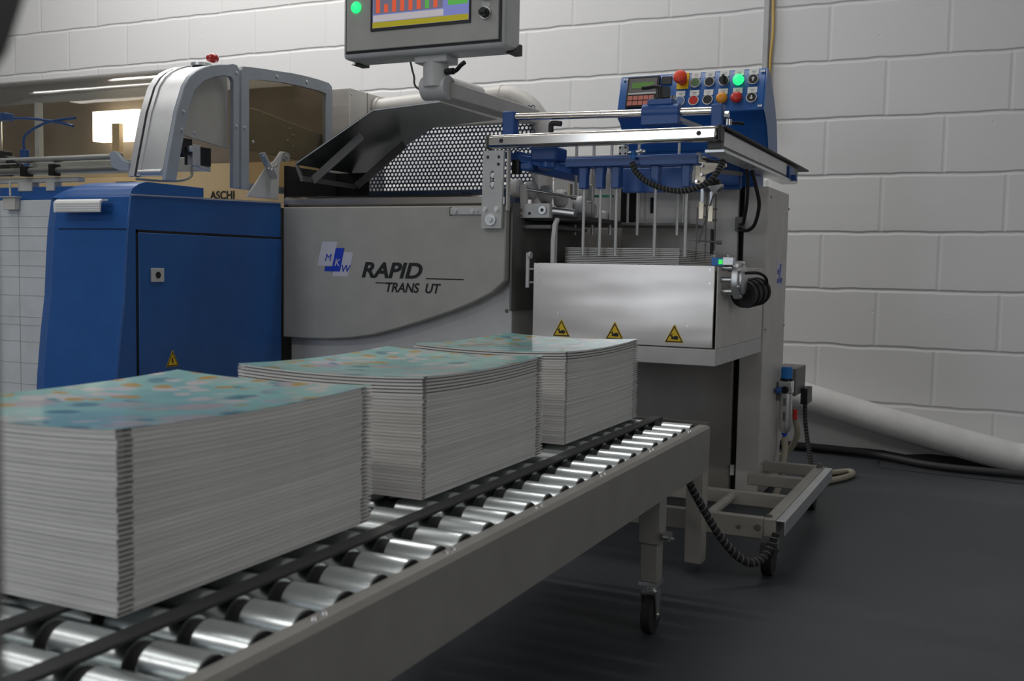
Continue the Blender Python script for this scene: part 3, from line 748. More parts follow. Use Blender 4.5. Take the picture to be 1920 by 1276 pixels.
# banded rim behind the front door
def ribbon(p, x0, x1, t0, t1):
    P = [Vector((a, b)) for a, b in p]; o = []; q = []
    for i, v in enumerate(P):
        d = (P[min(i+1, len(P)-1)]-P[max(i-1, 0)]).normalized(); n = Vector((-d.y, d.x))
        o.append(v+n*t1); q.append(v+n*t0)
    return MB().prism([tuple(v) for v in o]+[tuple(v) for v in q[::-1]], 'x', x0, x1)
rim = arc
ribbon(rim, -2.192, HX-.014, -.004, .000).build('rim_band', M['alu'], hm, smooth_deg=30)
ribbon(rim, -2.204, -2.192, -.006, .004).build('rim_bead', M['alu'], hm, smooth_deg=30)
ribbon(rim, -2.214, -2.204, -.010, -.004).build('rim_seal', M['black'], hm, smooth_deg=30)
ribbon(rim, -2.236, -2.214, -.006, .003).build('rim_bead', M['alu'], hm, smooth_deg=30)
MB().cyl((-2.20, 2.196, .968), (-2.115, 2.196, .968), .009, n=20).build('rim_tube', M['alu'], hm)
full = arc + [(2.52, 1.313), (2.60, 1.320), (2.70, 1.327), (2.82, 1.333), (2.90, 1.334), (2.96, 1.332)]
gl = ribbon(full, -3.9, -2.236, -.003, 0).build('clear_hood', M['glass'], hm, smooth_deg=60, label='clear arched plastic hood')
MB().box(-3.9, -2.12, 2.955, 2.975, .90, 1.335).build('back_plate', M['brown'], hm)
MB().box(-3.9, -2.13, 2.94, 2.954, .90, 1.075).build('beige_backdrop', M['beige'], hm)  # warm lamplight on what lies behind is put into the beige
text('lettering', 'ASCHI', .040, M['ink'], (-2.605, 2.939, .948), FRONT, hm, 0, .001, .0006, 1.0)
MB().box(-3.9, -2.24, 2.50, 2.53, 1.002, 1.045).build('carriage_beam', M['greyg'], hm, bevel=.003)
# gripper carriage under the hood
cg = MB(); cg.box(-3.22, -3.08, 2.46, 2.50, 1.00, 1.085); cg.cyl((-3.05, 2.44, 1.04), (-3.05, 2.48, 1.04), .025, n=24); cg.build('gripper_carriage', M['black'], hm, bevel=.004)
MB().box(-3.26, -3.17, 2.44, 2.46, .99, 1.08).build('carriage_block', M['blued'], hm, bevel=.003)
po = MB(); po.cyl((-3.14, 2.47, 1.08), (-3.14, 2.47, 1.19), .007, n=16); po.cyl((-3.11, 2.47, 1.08), (-3.11, 2.47, 1.19), .009, n=16); po.build('guide_post', M['chrome'], hm)
MB().box(-3.24, -3.06, 2.45, 2.49, 1.185, 1.21).build('post_clamp', M['blued'], hm, bevel=.003)
MB().box(-2.99, -2.965, 2.45, 2.47, 1.03, 1.085).build('carriage_block', M['blued'], hm, bevel=.003)
MB().box(-2.32, -2.295, 2.30, 2.32, .99, 1.10).build('carriage_block', M['blued'], hm, bevel=.003)
MB().box(-3.52, -3.36, 2.55, 2.57, 1.07, 1.20).build('sensor_box', M['black'], hm, bevel=.003)
for nm_, a in (('air_tube', [(-2.98, 2.46, 1.085), (-2.96, 2.45, 1.13), (-2.85, 2.44, 1.165), (-2.72, 2.44, 1.175)]), ('air_tube', [(-3.1, 2.46, 1.19), (-2.95, 2.45, 1.185), (-2.80, 2.44, 1.165), (-2.73, 2.44, 1.15)]), ('air_tube', [(-3.5, 2.5, 1.15), (-3.4, 2.48, 1.17), (-3.3, 2.47, 1.15), (-3.22, 2.46, 1.09)])):
    t = MB(); t.tube(a, .0045, 8); t.build(nm_, M['blued'], hm)
MB().box(-3.12, -2.895, 2.88, 2.93, 1.165, 1.275).build('glow_box', M['gloww'], hm, label='glowing white box imitating a bright reflection inside the hood')  # glowing box added in place of a bright reflection, not a lamp
for x, c in ((-3.62, 'orange'), (-2.98, 'yellow')): MB().box(x, x+.035, 2.84, 2.86, 1.12, 1.22).build('bracket', M['beige'], hm)
for x in (-3.0, -3.42): MB().box(x, x+.018, 2.52, 2.54, 1.04, 1.25).build('hanger', M['taupe'], hm)
# guide tubes along the front
for z in (1.017, .985): MB().cyl((-3.9, 2.215, z-.002), (-2.29, 2.215, z), .0095, n=20).build('guide_tube', M['alu'], hm)
MB().prism([(-2.31, 1.022), (-2.30, 1.030), (-2.288, 1.030), (-2.258, 1.004), (-2.236, .998), (-2.236, .972), (-2.27, .975), (-2.30, .985)], 'y', 2.19, 2.205).build('tube_bracket', M['greybl'], hm, bevel=.001)
ck = MB(); ck.box(-2.685, -2.66, 2.20, 2.228, .968, .998); ck.tube([(-2.68, 2.205, .998), (-2.70, 2.20, 1.012), (-2.735, 2.195, 1.012)], .005, 8); ck.build('clamp', M['black'], hm, bevel=.001)
MB().box(-2.565, -2.545, 2.20, 2.228, .968, 1.002).build('clamp', M['black'], hm, bevel=.001)
rl = MB(); rl.box(-3.9, -2.47, 2.225, 2.25, .951, .966); rl.box(-2.72, -2.66, 2.22, 2.25, .925, .952); rl.box(-2.60, -2.565, 2.22, 2.25, .925, .952); rl.build('slide_rail', M['greylt'], hm, bevel=.002)
hb = MB(); hb.cyl((-2.715, 2.19, .91), (-2.715, 2.19, .953), .003, n=10); hb.prism([(-2.742, .868), (-2.690, .868), (-2.690, .904), (-2.742, .904)], 'y', 2.185, 2.203); hb.box(-2.75, -2.682, 2.178, 2.205, .904, .907); hb.build('hanging_bracket', M['taupe'], hm, bevel=.001)
MB().box(-2.40, -2.335, 2.30, 2.35, .928, .955).build('counter', M['black'], hm)
MB().box(-2.394, -2.350, 2.298, 2.30, .938, .952).build('counter_window', M['greylt'], hm)
bk = MB(); bk.cyl((HX-.06, 2.40, 1.295), (HX-.06, 2.40, 1.303), .03, n=24); bk.build('beacon_base', M['alu'], hm)
bk = MB(); bk.sphere((HX-.04, 2.425, 1.322), .0165, 1.15, 1.15, .85, 20); bk.build('beacon', M['beacon'], hm, label='red glossy beacon lamp')
# sensor group hanging in the front door opening
so = MB(); so.prism([(2.25, 1.075), (2.335, 1.075), (2.335, 1.035), (2.30, 1.02)], 'x', HX-.06, HX-.035); so.box(HX-.09, HX-.05, 2.36, 2.43, 1.005, 1.06); so.build('sensor_bracket', M['black'], hm, bevel=.002)
so = MB(); so.box(HX-.05, HX-.03, 2.33, 2.362, 1.0, 1.06); so.cyl((HX-.03, 2.315, 1.045), (HX-.02, 2.315, 1.045), .009, n=16); so.bar((HX-.04, 2.34, 1.0), (HX-.04, 2.41, .992), .012, .008); so.build('sensor', M['alu'], hm, bevel=.001)
so = MB(); so.tube([(HX-.04, 2.335, .997), (HX-.04, 2.335, .97), (HX-.045, 2.30, .955), (HX-.07, 2.25, .95), (HX-.12, 2.2, .952)], .004, 8); so.build('sensor_cable', M['hose'], hm)

# ------------------------------------------------------------------ stacker cabinet (right-hand machine)
st = thing('stacker_cabinet', 'tall taupe cabinet of the stacker standing against the block wall', 'cabinet', (-.95, 3.4, 0))
MB().box(-.733, -.66, 3.22, 3.555, .02, .985).build('side_column', M['taupe'], st, bevel=.003)
MB().box(-1.60, -.752, 3.22, 3.555, .02, .60).build('lower_body', M['taupe_shaded'], st, bevel=.003)
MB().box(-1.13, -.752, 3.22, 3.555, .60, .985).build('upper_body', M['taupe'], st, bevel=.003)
MB().box(-.752, -.733, 3.245, 3.55, .02, .985).build('lift_slot', M['dark'], st)
sl = MB(); sl.box(-1.135, -1.078, 3.216, 3.2215, .865, .985); sl.build('slot_opening', M['dark'], st)
MB().box(-1.035, -1.022, 3.216, 3.2215, .905, .955).build('slot_opening', M['dark'], st)
MB().box(-.748, -.737, 3.212, 3.225, .083, .115).build('slot_pin', M['greylt'], st)
MB().box(-.757, -.728, 3.205, 3.222, .848, .892).build('slot_block', M['greydk'], st, bevel=.002)
sc = MB()
for y, z in ((3.26, .955), (3.555, .935), (3.24, .545), (3.545, .545), (3.26, .12)): screw(sc, (-.66, y, z), (1, 0, 0), .004)
sc.build('body_screw', M['greydk'], st)
logo(st, 3.375, .675, .115, 'x', -.660)
# deck plate and inner parts above the tray
MB().box(-1.25, -.86, 3.02, 3.215, .858, .866).build('deck_plate', M['greydk'], st, bevel=.001)
MB().box(-1.60, -1.262, 3.185, 3.215, .02, .90).build('rear_panel', M['greydk'], st)
b = MB(); b.box(-1.385, -1.136, 3.24, 3.5, .70, 1.10); b.build('rear_casing', M['taupe'], st, bevel=.003)
# base frame on casters
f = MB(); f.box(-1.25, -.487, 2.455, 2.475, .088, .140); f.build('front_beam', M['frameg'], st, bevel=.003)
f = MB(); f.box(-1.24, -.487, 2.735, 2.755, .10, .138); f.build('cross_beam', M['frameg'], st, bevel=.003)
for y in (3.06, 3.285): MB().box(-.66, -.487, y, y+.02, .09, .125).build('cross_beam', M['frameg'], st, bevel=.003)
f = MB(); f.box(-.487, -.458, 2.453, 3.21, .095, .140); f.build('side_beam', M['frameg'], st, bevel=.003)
f = MB(); f.prism([(-.4565, .1395), (-.4345, .1395), (-.4345, .104), (-.438, .104), (-.438, .136), (-.4565, .136)], 'y', 2.449, 3.195); f.build('beam_cover', M['alu'], st, bevel=.001)
f = MB(); f.cyl((-.63, 2.48, .122), (-.63, 2.735, .122), .012, n=18); f.build('stub_tube', M['frameg'], st)
f = MB(); hexbolt(f, (-.50, 2.455, .116), (0, -1, 0), .006, .006); hexbolt(f, (-.545, 2.455, .112), (0, -1, 0), .004, .004); hexbolt(f, (-.478, 2.475, .14), (0, 0, 1), .007, .006); hexbolt(f, (-.47, 3.18, .14), (0, 0, 1), .008, .012); f.build('frame_bolt', M['greydk'], st)
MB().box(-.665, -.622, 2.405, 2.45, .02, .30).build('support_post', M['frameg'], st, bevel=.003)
def caster(x, y):
    c = MB(); c.box(x-.018, x+.018, y-.018, y+.018, .078, .095); c.cyl((x+.008, y+.02, .06), (x+.008, y+.02, .09), .012, n=16); c = c.build('caster_plate', M['bolt'], st)
    k = MB(); k.cyl((x-.012, y, .038), (x+.012, y, .038), .038, n=26); k.prism([(y-.036, .05), (y+.036, .05), (y+.02, .08), (y-.02, .08)], 'x', x-.017, x+.017); k.build('caster_wheel', M['black'], c)
caster(-.475, 2.475); caster(-.50, 3.24)

# ------------------------------------------------------------------ control console on the stacker
cc = thing('control_console', 'blue push button console with curved back on top of the stacker', 'control panel', (-.9, 3.25, .985))
prof = [(3.147, 1.207), (3.179, 1.331), (3.186, 1.336), (3.205, 1.335), (3.238, 1.312), (3.268, 1.282), (3.310, 1.240), (3.343, 1.194), (3.362, 1.14), (3.373, 1.08), (3.375, .985), (3.255, .985), (3.250, 1.03), (3.242, 1.067), (3.225, 1.12), (3.202, 1.163), (3.178, 1.188)]
up_ = [(y, z) for y, z in prof if z > 1.1]+[]
up_ = prof[:9]+[(3.371, 1.10), (3.232, 1.10)]+prof[14:]
lo_ = [(3.371, 1.10), (3.373, 1.08), (3.375, .986), (3.255, .986), (3.250, 1.03), (3.242, 1.067), (3.232, 1.10)]
MB().prism(up_, 'x', -1.133, -.672).build('body', M['blue'], cc, bevel=.0025, smooth_deg=50)
MB().prism(lo_, 'x', -1.133, -.710).build('pedestal', M['blue'], cc, smooth_deg=50)
MB().prism(up_, 'x', -.672, -.668).build('side_cheek', M['blue'], cc, smooth_deg=50)
FN = Vector((0, -.969, .25)); FT = Vector((0, .25, .969)); FO = Vector((0, 3.147, 1.207))
def fp_(x, s, d=0.): return Vector((x, 0, 0))+FO+FT*s+FN*d
FM = Matrix((( 1, 0, 0), (0, -FT.y*0+FN.y*0+0, 0), (0, 0, 1))) if False else None
def slab(mb, x0, x1, s0, s1, d0, d1):
    return mb._hexa([fp_(x0,s0,d0), fp_(x1,s0,d0), fp_(x1,s0,d1), fp_(x0,s0,d1), fp_(x0,s1,d0), fp_(x1,s1,d0), fp_(x1,s1,d1), fp_(x0,s1,d1)])
sc = MB()
for x, s in ((-1.119, .122), (-1.108, .122), (-.684, .122), (-.677, .122), (-1.119, .010), (-.684, .012), (-.677, .012)): sc.cyl(fp_(x, s, 0), fp_(x, s, .003), .0034, n=10)
sc.build('panel_screw', M['screw'], cc)
tm = slab(MB(), -1.106, -1.000, .024, .127, 0, .008).build('key_terminal', M['black'], cc, bevel=.002)
slab(MB(), -1.099, -1.008, .074, .120, .008, .0088).build('terminal_face', M['greydk'], tm)
slab(MB(), -1.089, -1.017, .087, .106, .0088, .0095).build('display', M['lcd'], tm)
slab(MB(), -1.100, -1.008, .067, .073, .008, .0088).build('key_row', M['greylt'], tm)
k = MB()
for i in range(5):
    for j in range(2): slab(k, -1.099+i*.0175, -1.0835+i*.0175, .031+j*.017, .045+j*.017, .008, .0095)
k.build('keypad', M['keys'], tm)
slab(MB(), -.996, -.963, .098, .124, 0, .003).build('blank_plate', M['charcoal'], cc)
ep = slab(MB(), -.945, -.908, .080, .132, 0, .002).build('emergency_plate', M['yellow'], cc)
e = MB(); e.rings([fp_(-.927, .106, d) for d in (.002, .02, .024, .034, .042, .046)], [.015, .013, .0195, .0215, .019, .012], 28); e.build('emergency_button', M['redcap'], cc, label='red mushroom emergency button')
def plate_label(x, s):
    q = slab(MB(), x-.0145, x+.0145, s-.009, s+.009, 0, .0015).build('name_plate', M['white'], cc)
    t = MB(); slab(t, x-.006, x+.007, s+.0005, s+.0018, .0015, .0018); slab(t, x-.004, x+.005, s-.0045, s-.0032, .0015, .0018); t.build('print', M['greydk'], q)
def push(x, s, m, kind, lab=None):
    r = MB(); r.cyl(fp_(x, s, 0), fp_(x, s, .005), .0165, n=26); r = r.build('button_ring', M['bolt'], cc)
    if kind == 'flat':
        c = MB(); c.cyl(fp_(x, s, .005), fp_(x, s, .0062), .0135, n=24)
    elif kind == 'mush':
        c = MB(); c.rings([fp_(x, s, d) for d in (.004, .008, .014, .018, .020)], [.014, .0172, .0172, .014, .007], 26)
    elif kind == 'lamp':
        c = MB(); c.rings([fp_(x, s, d) for d in (.003, .010, .015, .018)], [.0168, .0165, .012, .005], 26)
    elif kind == 'sel':
        c = MB(); c.cyl(fp_(x, s, .005), fp_(x, s, .014), .013, n=24); c._hexa([fp_(x-.004, s-.013, .014), fp_(x+.004, s-.013, .014), fp_(x+.003, s-.013, .024), fp_(x-.003, s-.013, .024), fp_(x-.004, s+.013, .014), fp_(x+.004, s+.013, .014), fp_(x+.003, s+.013, .024), fp_(x-.003, s+.013, .024)])
    else:
        c = MB(); c.cyl(fp_(x, s, .005), fp_(x, s, .0062), .0135, n=24)
    c = c.build('button_cap', M[m], r, label=lab)
    if kind in ('up', 'down'):
        g = 1 if kind == 'up' else -1
        a = MB(); slab(a, x-.0015, x+.0015, s-.006, s+.006, .0062, .0068); slab(a, x-.0045, x+.0045, s+g*.002-.0012, s+g*.002+.0012, .0062, .0068); slab(a, x-.003, x+.003, s+g*.004-.0012, s+g*.004+.0012, .0062, .0068)
        a.build('arrow', M['white'], r)
TOP, BOT = .0975, .0395
for x, m, k, lb in ((-.886, 'greenb', 'flat', 'dull green push button'), (-.842, 'black', 'flat', None), (-.797, 'black', 'sel', 'black rotary selector'), (-.752, 'lampgreen', 'lamp', 'lit green push button'), (-.708, 'black', 'up', 'black button with up arrow')):
    push(x, TOP, m, k, lb); plate_label(x, .1225)
for x, m, k, lb in ((-.930, 'blueb', 'flat', 'pale blue push button'), (-.886, 'red', 'flat', 'flat red push button'), (-.842, 'black', 'flat', None), (-.797, 'orange', 'mush', 'orange domed button'), (-.752, 'red', 'mush', 'red domed button'), (-.708, 'black', 'down', 'black button with down arrow')):
    push(x, BOT, m, k, lb); plate_label(x, .0645)

# ------------------------------------------------------------------ lift tray with stainless front
ty = thing('lift_tray', 'stainless fronted delivery tray with three yellow warning triangles', 'tray', (-.92, 2.9, .478))
TX0, TX1, TY0, TY1 = -1.178, -.66, 2.628, 3.19
MB().box(TX0, TX1, TY0, TY1, .478, .522).build('base_rim', M['greylt'], ty, bevel=.002)
MB().box(TX0, TX1-.008, TY0-.001, TY0+.004, .524, .738).build('front_sheet', M['steelw'], ty, bevel=.0015)
sd = MB(); sd.box(TX1-.004, TX1, TY0+.006, TY1, .522, .735); sd.build('side_panel', M['taupe'], ty, bevel=.002)
MB().box(TX0, TX0+.004, TY0+.006, TY1, .522, .735).build('side_panel', M['taupe'], ty, bevel=.002)
MB().box(TX0+.006, TX1-.006, TY0+.02, TY1, .700, .724).build('platform', M['greydk'], ty, bevel=.002)
sc = MB()
for x, z in ((TX0+.012, .727), (TX1-.02, .727), (TX1-.02, .692), (TX0+.012, .69), (-1.10, .60), (-.735, .58)): sc.cyl((x, TY0-.001, z), (x, TY0-.0025, z), .003, n=10)
sc.build('sheet_rivet', M['bolt'], ty)
for x, z in ((-1.090, .5365), (-.935, .5355), (-.770, .535)): triangle_sticker(ty, (x, TY0-.0012, z), .052, 'y', 'hand')
h = MB(); h.box(-1.1995, -1.190, 2.622, 2.628, .668, .765); h.cyl((-1.192, 2.625, .758), (-1.184, 2.625, .758), .010, n=16)
for z in (.72, .683): h.cyl((-1.195, 2.628, z), (-1.176, 2.640, z), .003, n=10)
h.build('side_bracket', M['greylt'], ty, bevel=.001)
pd = MB(); pd.prism([(2.655, .725), (2.675, .725), (2.675, .84), (2.69, .858), (2.684, .864), (2.665, .846), (2.655, .80)], 'x', -1.140, -1.128); pd.build('stop_paddle', M['greylt'], ty, bevel=.001)
sb = MB(); sb.box(-.681, -.650, 2.64, 2.662, .738, .758); sb.build('sensor', M['sky'], ty, bevel=.001)
sb = MB(); sb.box(-.662, -.652, 2.6385, 2.641, .742, .754); sb.build('sensor_led', M['ledgreen'], ty)
sb = MB(); sb.box(-.652, -.625, 2.64, 2.665, .740, .760); sb.cyl((-.676, 2.65, .758), (-.676, 2.65, .764), .004, n=8); sb.cyl((-.64, 2.65, .76), (-.64, 2.65, .766), .004, n=8); sb.build('sensor_plug', M['alu'], ty, bevel=.001)
# drive motor on the tray's right front corner
mo = thing('tray_motor', 'small drive motor with round grey flange on the tray corner', 'motor', (-.62, 2.7, .64))
q = MB(); q.cyl((-.632, 2.70, .702), (-.615, 2.70, .702), .050, n=36); q.cyl((-.615, 2.70, .702), (-.607, 2.70, .702), .038, n=32); q.build('flange', M['alu'], mo, bevel=.002)
for y, z in ((2.668, .733), (2.735, .73), (2.668, .672), (2.735, .668), (2.66, .702)):
    q = MB(); q.cyl((-.6595, y, z), (-.632, y, z), .0075, n=14); q.build('standoff', M['steelr'], mo)
for a in range(6):
    q = MB(); hexbolt(q, (-.615, 2.70+.043*math.cos(a*PI/3+.4), .702+.043*math.sin(a*PI/3+.4)), (1, 0, 0), .005, .005); q.build('flange_bolt', M['bolt'], mo)
q = MB(); q.cyl((-.618, 2.735, .664), (-.597, 2.83, .672), .036, n=30); q.sphere((-.597, 2.83, .672), .036, .7, .5, 1); q.build('motor_can', M['black'], mo)
q = MB()
for t in (.25, .55, .85):
    c = Vector((-.618, 2.735, .664)).lerp(Vector((-.597, 2.83, .672)), t); d = Vector((.021, .095, .008)).normalized()
    q.cyl(c-d*.003, c+d*.003, .0385, n=30)
q.tube([(-.61, 2.70, .72), (-.58, 2.75, .72), (-.57, 2.80, .70), (-.585, 2.82, .66), (-.615, 2.76, .635)], .004, 8)
q.build('cable_strap', M['blackr'], mo)
pile('t', -.790, 2.722, .7245, 12, .011, .030, 'pile in the stainless tray', 'booklets in the stainless tray', topcov=False, loose=12, bend=0.)

# ------------------------------------------------------------------ overhead carriage with hanging pins
ga = thing('pin_carriage', 'overhead carriage with chrome bar, blue brackets and rows of hanging pins', 'carriage', (-1.0, 2.9, .985))
cbx = MB(); cbx.box(-1.312, -.664, 2.592, 2.632, 1.052, 1.089); cbx = cbx.build('chrome_bar', M['chrome'], ga, bevel=.008)
h = MB()
for x in (-1.268, -.712): h.cyl((x, 2.5915, 1.071), (x, 2.593, 1.071), .0062, n=20)
h.build('bolt_hole', M['black'], cbx)
MB().box(-1.318, -1.312, 2.594, 2.63, 1.050, 1.088).build('end_cap', M['greydk'], cbx, bevel=.002)
MB().box(-.664, -.656, 2.59, 2.634, 1.050, 1.091).build('end_cap', M['black'], cbx, bevel=.002)
rl = MB(); rl.box(-.700, -.664, 2.632, 3.72, 1.034, 1.086); rl = rl.build('side_rail', M['greydk'], ga, bevel=.002)
MB().box(-.664, -.6615, 2.655, 3.50, 1.044, 1.080).build('rail_face', M['white'], rl)
MB().box(-.706, -.650, 2.632, 3.86, 1.086, 1.092).build('rail_top', M['charcoal'], rl, bevel=.001)
MB().box(-.706, -.655, 2.632, 3.66, 1.026, 1.034).build('rail_foot', M['alu'], rl, bevel=.001)
q = MB(); q.box(-.69, -.655, 3.52, 3.60, 1.035, 1.075); q.box(-.664, -.640, 3.56, 3.585, 1.03, 1.05); q.build('rail_stop', M['blued'], rl, bevel=.002)
q = MB()
for y in (2.70, 2.78, 2.86): q.cyl((-.682, y, 1.092), (-.682, y, 1.10), .006, n=10)
q.build('rail_bolt', M['bolt'], rl)
MB().box(-1.262, -1.245, 2.66, 3.20, 1.000, 1.050).build('side_arm', M['blued'], ga, bevel=.003)
q = MB(); q._hexa([(-1.29, 2.64, 1.03), (-1.10, 2.70, .985), (-1.10, 2.76, .985), (-1.27, 2.86, 1.03), (-1.29, 2.64, 1.05), (-1.10, 2.70, 1.012), (-1.10, 2.76, 1.012), (-1.27, 2.86, 1.05)]); q.build('side_gusset', M['blued'], ga, bevel=.003)
q = MB(); q.box(-1.21, -1.13, 2.66, 2.74, 1.02, 1.06); q.cyl((-1.17, 2.70, 1.0), (-1.17, 2.70, 1.03), .03, n=20); q.box(-1.245, -1.205, 2.66, 2.68, .995, 1.02); q.build('arm_block', M['blued'], ga, bevel=.006)
MB().box(-1.262, -1.24, 2.65, 2.67, .985, 1.025).build('end_stop', M['black'], ga, bevel=.002)
rd = MB(); rd.cyl((-1.285, 2.665, 1.1455), (-.69, 2.665, 1.1365), .0105, n=24); rd.build('upper_rod', M['chrome'], ga)
q = MB(); q.box(-1.294, -1.258, 2.650, 2.684, 1.085, 1.160); q.box(-1.325, -1.245, 2.64, 2.70, 1.076, 1.090); q.build('rod_bracket', M['blued'], ga, bevel=.003)
q = MB(); q.box(-.698, -.668, 2.650, 2.684, 1.088, 1.152); q.box(-.715, -.655, 2.64, 2.72, 1.086, 1.096); q.build('rod_bracket', M['blued'], ga, bevel=.003)
q = MB(); q.cyl((-.668, 2.667, 1.125), (-.655, 2.667, 1.125), .009, n=6); q.cyl((-.66, 2.68, 1.10), (-.66, 2.68, 1.115), .010, n=12); q.build('bracket_bolt', M['bolt'], ga)
q = MB(); q.tube([(-.655, 2.70, 1.108), (-.645, 2.715, 1.110), (-.632, 2.73, 1.109)], .004, 8); q.build('bracket_lever', M['black'], ga)
q = MB(); q.cyl((-.884, 2.665, 1.1395), (-.783, 2.665, 1.138), .0225, n=32); q.box(-.884, -.783, 2.645, 2.685, 1.105, 1.138); q = q.build('slide_sleeve', M['blued'], ga, bevel=.002)
q = MB(); q.box(-.870, -.800, 2.650, 2.690, 1.156, 1.172); q.build('sleeve_block', M['blued'], ga, bevel=.003)
q = MB(); q.cyl((-.838, 2.665, 1.172), (-.838, 2.665, 1.205), .010, .009, 16); q.box(-.832, -.815, 2.658, 2.676, 1.176, 1.204); q.tube([(-.838, 2.663, 1.203), (-.855, 2.66, 1.206), (-.872, 2.655, 1.203), (-.886, 2.65, 1.202)], .0055, 10); q.build('clamp_lever', M['black'], ga)
q = MB(); q.cyl((-.858, 2.665, 1.172), (-.858, 2.665, 1.180), .006, n=8); q.cyl((-.812, 2.67, 1.172), (-.812, 2.67, 1.181), .005, n=8); q.cyl((-.804, 2.67, 1.172), (-.804, 2.67, 1.181), .005, n=8); q.build('block_screw', M['bolt'], ga)
q = MB(); q.tube([(-1.148, 2.66, 1.09), (-1.148, 2.66, 1.118), (-1.14, 2.66, 1.122), (-1.118, 2.66, 1.12)], .0075, 10); q.build('clamp_lever', M['black'], ga)
q = MB(); q.bar((-.79, 2.67, 1.12), (-.72, 2.82, 1.095), .016, .010); q.build('stay', M['alu'], ga)
# cross plates, holders and pins
q = MB(); q.box(-1.11, -.735, 2.672, 2.682, 1.002, 1.026); q.box(-1.11, -.735, 2.682, 2.72, 1.002, 1.008); q.build('cross_plate', M['blued'], ga, bevel=.002)
q = MB(); q.box(-1.12, -.74, 3.16, 3.205, .985, 1.085); q.box(-1.20, -.74, 3.10, 3.16, 1.055, 1.075); q.build('rear_plate', M['blued'], ga, bevel=.003)
q = MB(); q.box(-1.02, -.74, 2.90, 2.915, .955, 1.018); q.box(-1.02, -.74, 2.90, 2.93, .948, .958); q.build('cross_plate', M['blued'], ga, bevel=.002)
for x in (-1.0615, -1.0125, -.966, -.855, -.7695):
    hd_ = MB(); hd_.box(x-.011, x+.011, 2.685, 2.711, .944, 1.003); hd_.prism([(x-.015, 1.003), (x+.015, 1.003), (x+.0112, .976), (x-.0112, .976)], 'y', 2.687, 2.709)
    hd_.build('pin_holder', M['blued'], ga, bevel=.002)
    MB().cyl((x, 2.70, .7605), (x, 2.70, .946), .0045, n=14).build('hanging_pin', M['pin'], ga)
for x in (-1.207, -1.150, -1.092, -1.005, -.881):
    MB().cyl((x, 3.0, .827), (x, 3.0, 1.13), .0045, n=14).build('hanging_pin', M['pin'], ga)
    MB().box(x-.014, x+.014, 2.985, 3.015, 1.030, 1.050).build('pin_holder', M['blued'], ga, bevel=.002)
q = MB(); q.box(-1.235, -.74, 2.99, 3.01, 1.050, 1.066); q.build('cross_plate', M['blued'], ga, bevel=.002)
for x in (-1.100, -1.063, -.918): MB().cyl((x, 3.185, .869), (x, 3.185, .99), .004, n=12).build('hanging_pin', M['pin'], ga)
# valve block and corrugated loops of cable
q = MB(); q.box(-.948, -.923, 2.655, 2.670, 1.028, 1.054); q = q.build('valve_block', M['white'], ga, bevel=.002)
d = MB()
for x, z in ((-.943, 1.049), (-.928, 1.049), (-.943, 1.033), (-.928, 1.033)): d.cyl((x, 2.6545, z), (x, 2.6555, z), .003, n=12)
d.build('valve_hole', M['black'], q)
d = MB(); d.cyl((-.906, 2.655, 1.018), (-.906, 2.655, 1.040), .006, n=14); d.build('air_fitting', M['sky'], ga)
d = MB(); d.cyl((-.924, 2.662, 1.036), (-.875, 2.662, 1.038), .004, n=10); d.sphere((-.885, 2.662, 1.038), .006); d.build('air_fitting', M['bolt'], ga)
# jogger linkage
q = MB(); q.box(-.800, -.790, 2.85, 2.87, .97, 1.035); q.build('jogger_plate', M['greylt'], ga)
q = MB(); q.prism([(-.776, 1.025), (-.772, .985), (-.700, 1.010), (-.700, 1.020)], 'y', 2.845, 2.850); q.box(-.790, -.760, 2.85, 2.856, .965, 1.040); q.build('jogger_plate', M['brass'], ga, bevel=.001)
q = MB(); q.bar((-.77, 2.842, 1.035), (-.705, 2.842, 1.018), .006, .008, (0, 1, 0)); q.box(-.76, -.715, 2.83, 2.85, .945, .975); q.build('jogger_arm', M['black'], ga, bevel=.001)
q = MB(); q.prism([(-.745, .955), (-.70, .962), (-.728, .935)], 'y', 2.82, 2.826); q.build('jogger_corner', M['greylt'], ga, bevel=.001)
q = MB()
for x, z in ((-.768, 1.015), (-.768, .99), (-.71, 1.013), (-.782, .972), (-.742, .952), (-.71, .957), (-.728, .94)): q.cyl((x, 2.845, z), (x, 2.835, z), .0038, n=10)
q.build('jogger_bolt', M['bolt'], ga)
for x, z0, z1 in ((-.768, .868, .915), (-.742, .86, .905)):
    MB().box(x-.007, x+.007, 2.846, 2.858, z0, z1).build('jogger_slide', M['brass'], ga, bevel=.001)
    MB().box(x-.005, x+.005, 2.85, 2.856, z1, .965).build('jogger_slide', M['alu'], ga, bevel=.001)
    q = MB(); q.cyl((x+.014, 2.85, .79 if x < -.76 else .78), (x+.014, 2.85, .95), .0022, n=8); q.cyl((x-.012, 2.85, .755), (x-.012, 2.85, .90), .0018, n=8)
    for zz in (z0+.005, z1-.01): q.cyl((x+.004, 2.85, zz), (x+.018, 2.85, zz), .003, n=8)
    q.build('jogger_rod', M['greydk'], ga)
q = MB(); q.cyl((-.775, 2.848, .80), (-.735, 2.848, .935), .0022, n=8); q.cyl((-.80, 2.85, .81), (-.71, 2.85, .803), .0025, n=8); q.cyl((-.722, 2.85, .803), (-.708, 2.85, .803), .006, n=12); q.build('jogger_rod', M['greydk'], ga)
q = MB(); q.cyl((-.738, 2.86, .77), (-.738, 2.86, .84), .005, n=12); q.build('jogger_foot', M['black'], ga)
q = MB(); q.box(-.80, -.76, 2.80, 2.815, 1.028, 1.032); q.box(-.775, -.762, 2.80, 2.815, 1.032, 1.046); q.build('jogger_latch', M['greylt'], ga)
MB().box(-.79, -.738, 3.17, 3.20, .975, 1.06).build('jogger_mount', M['blued'], ga)
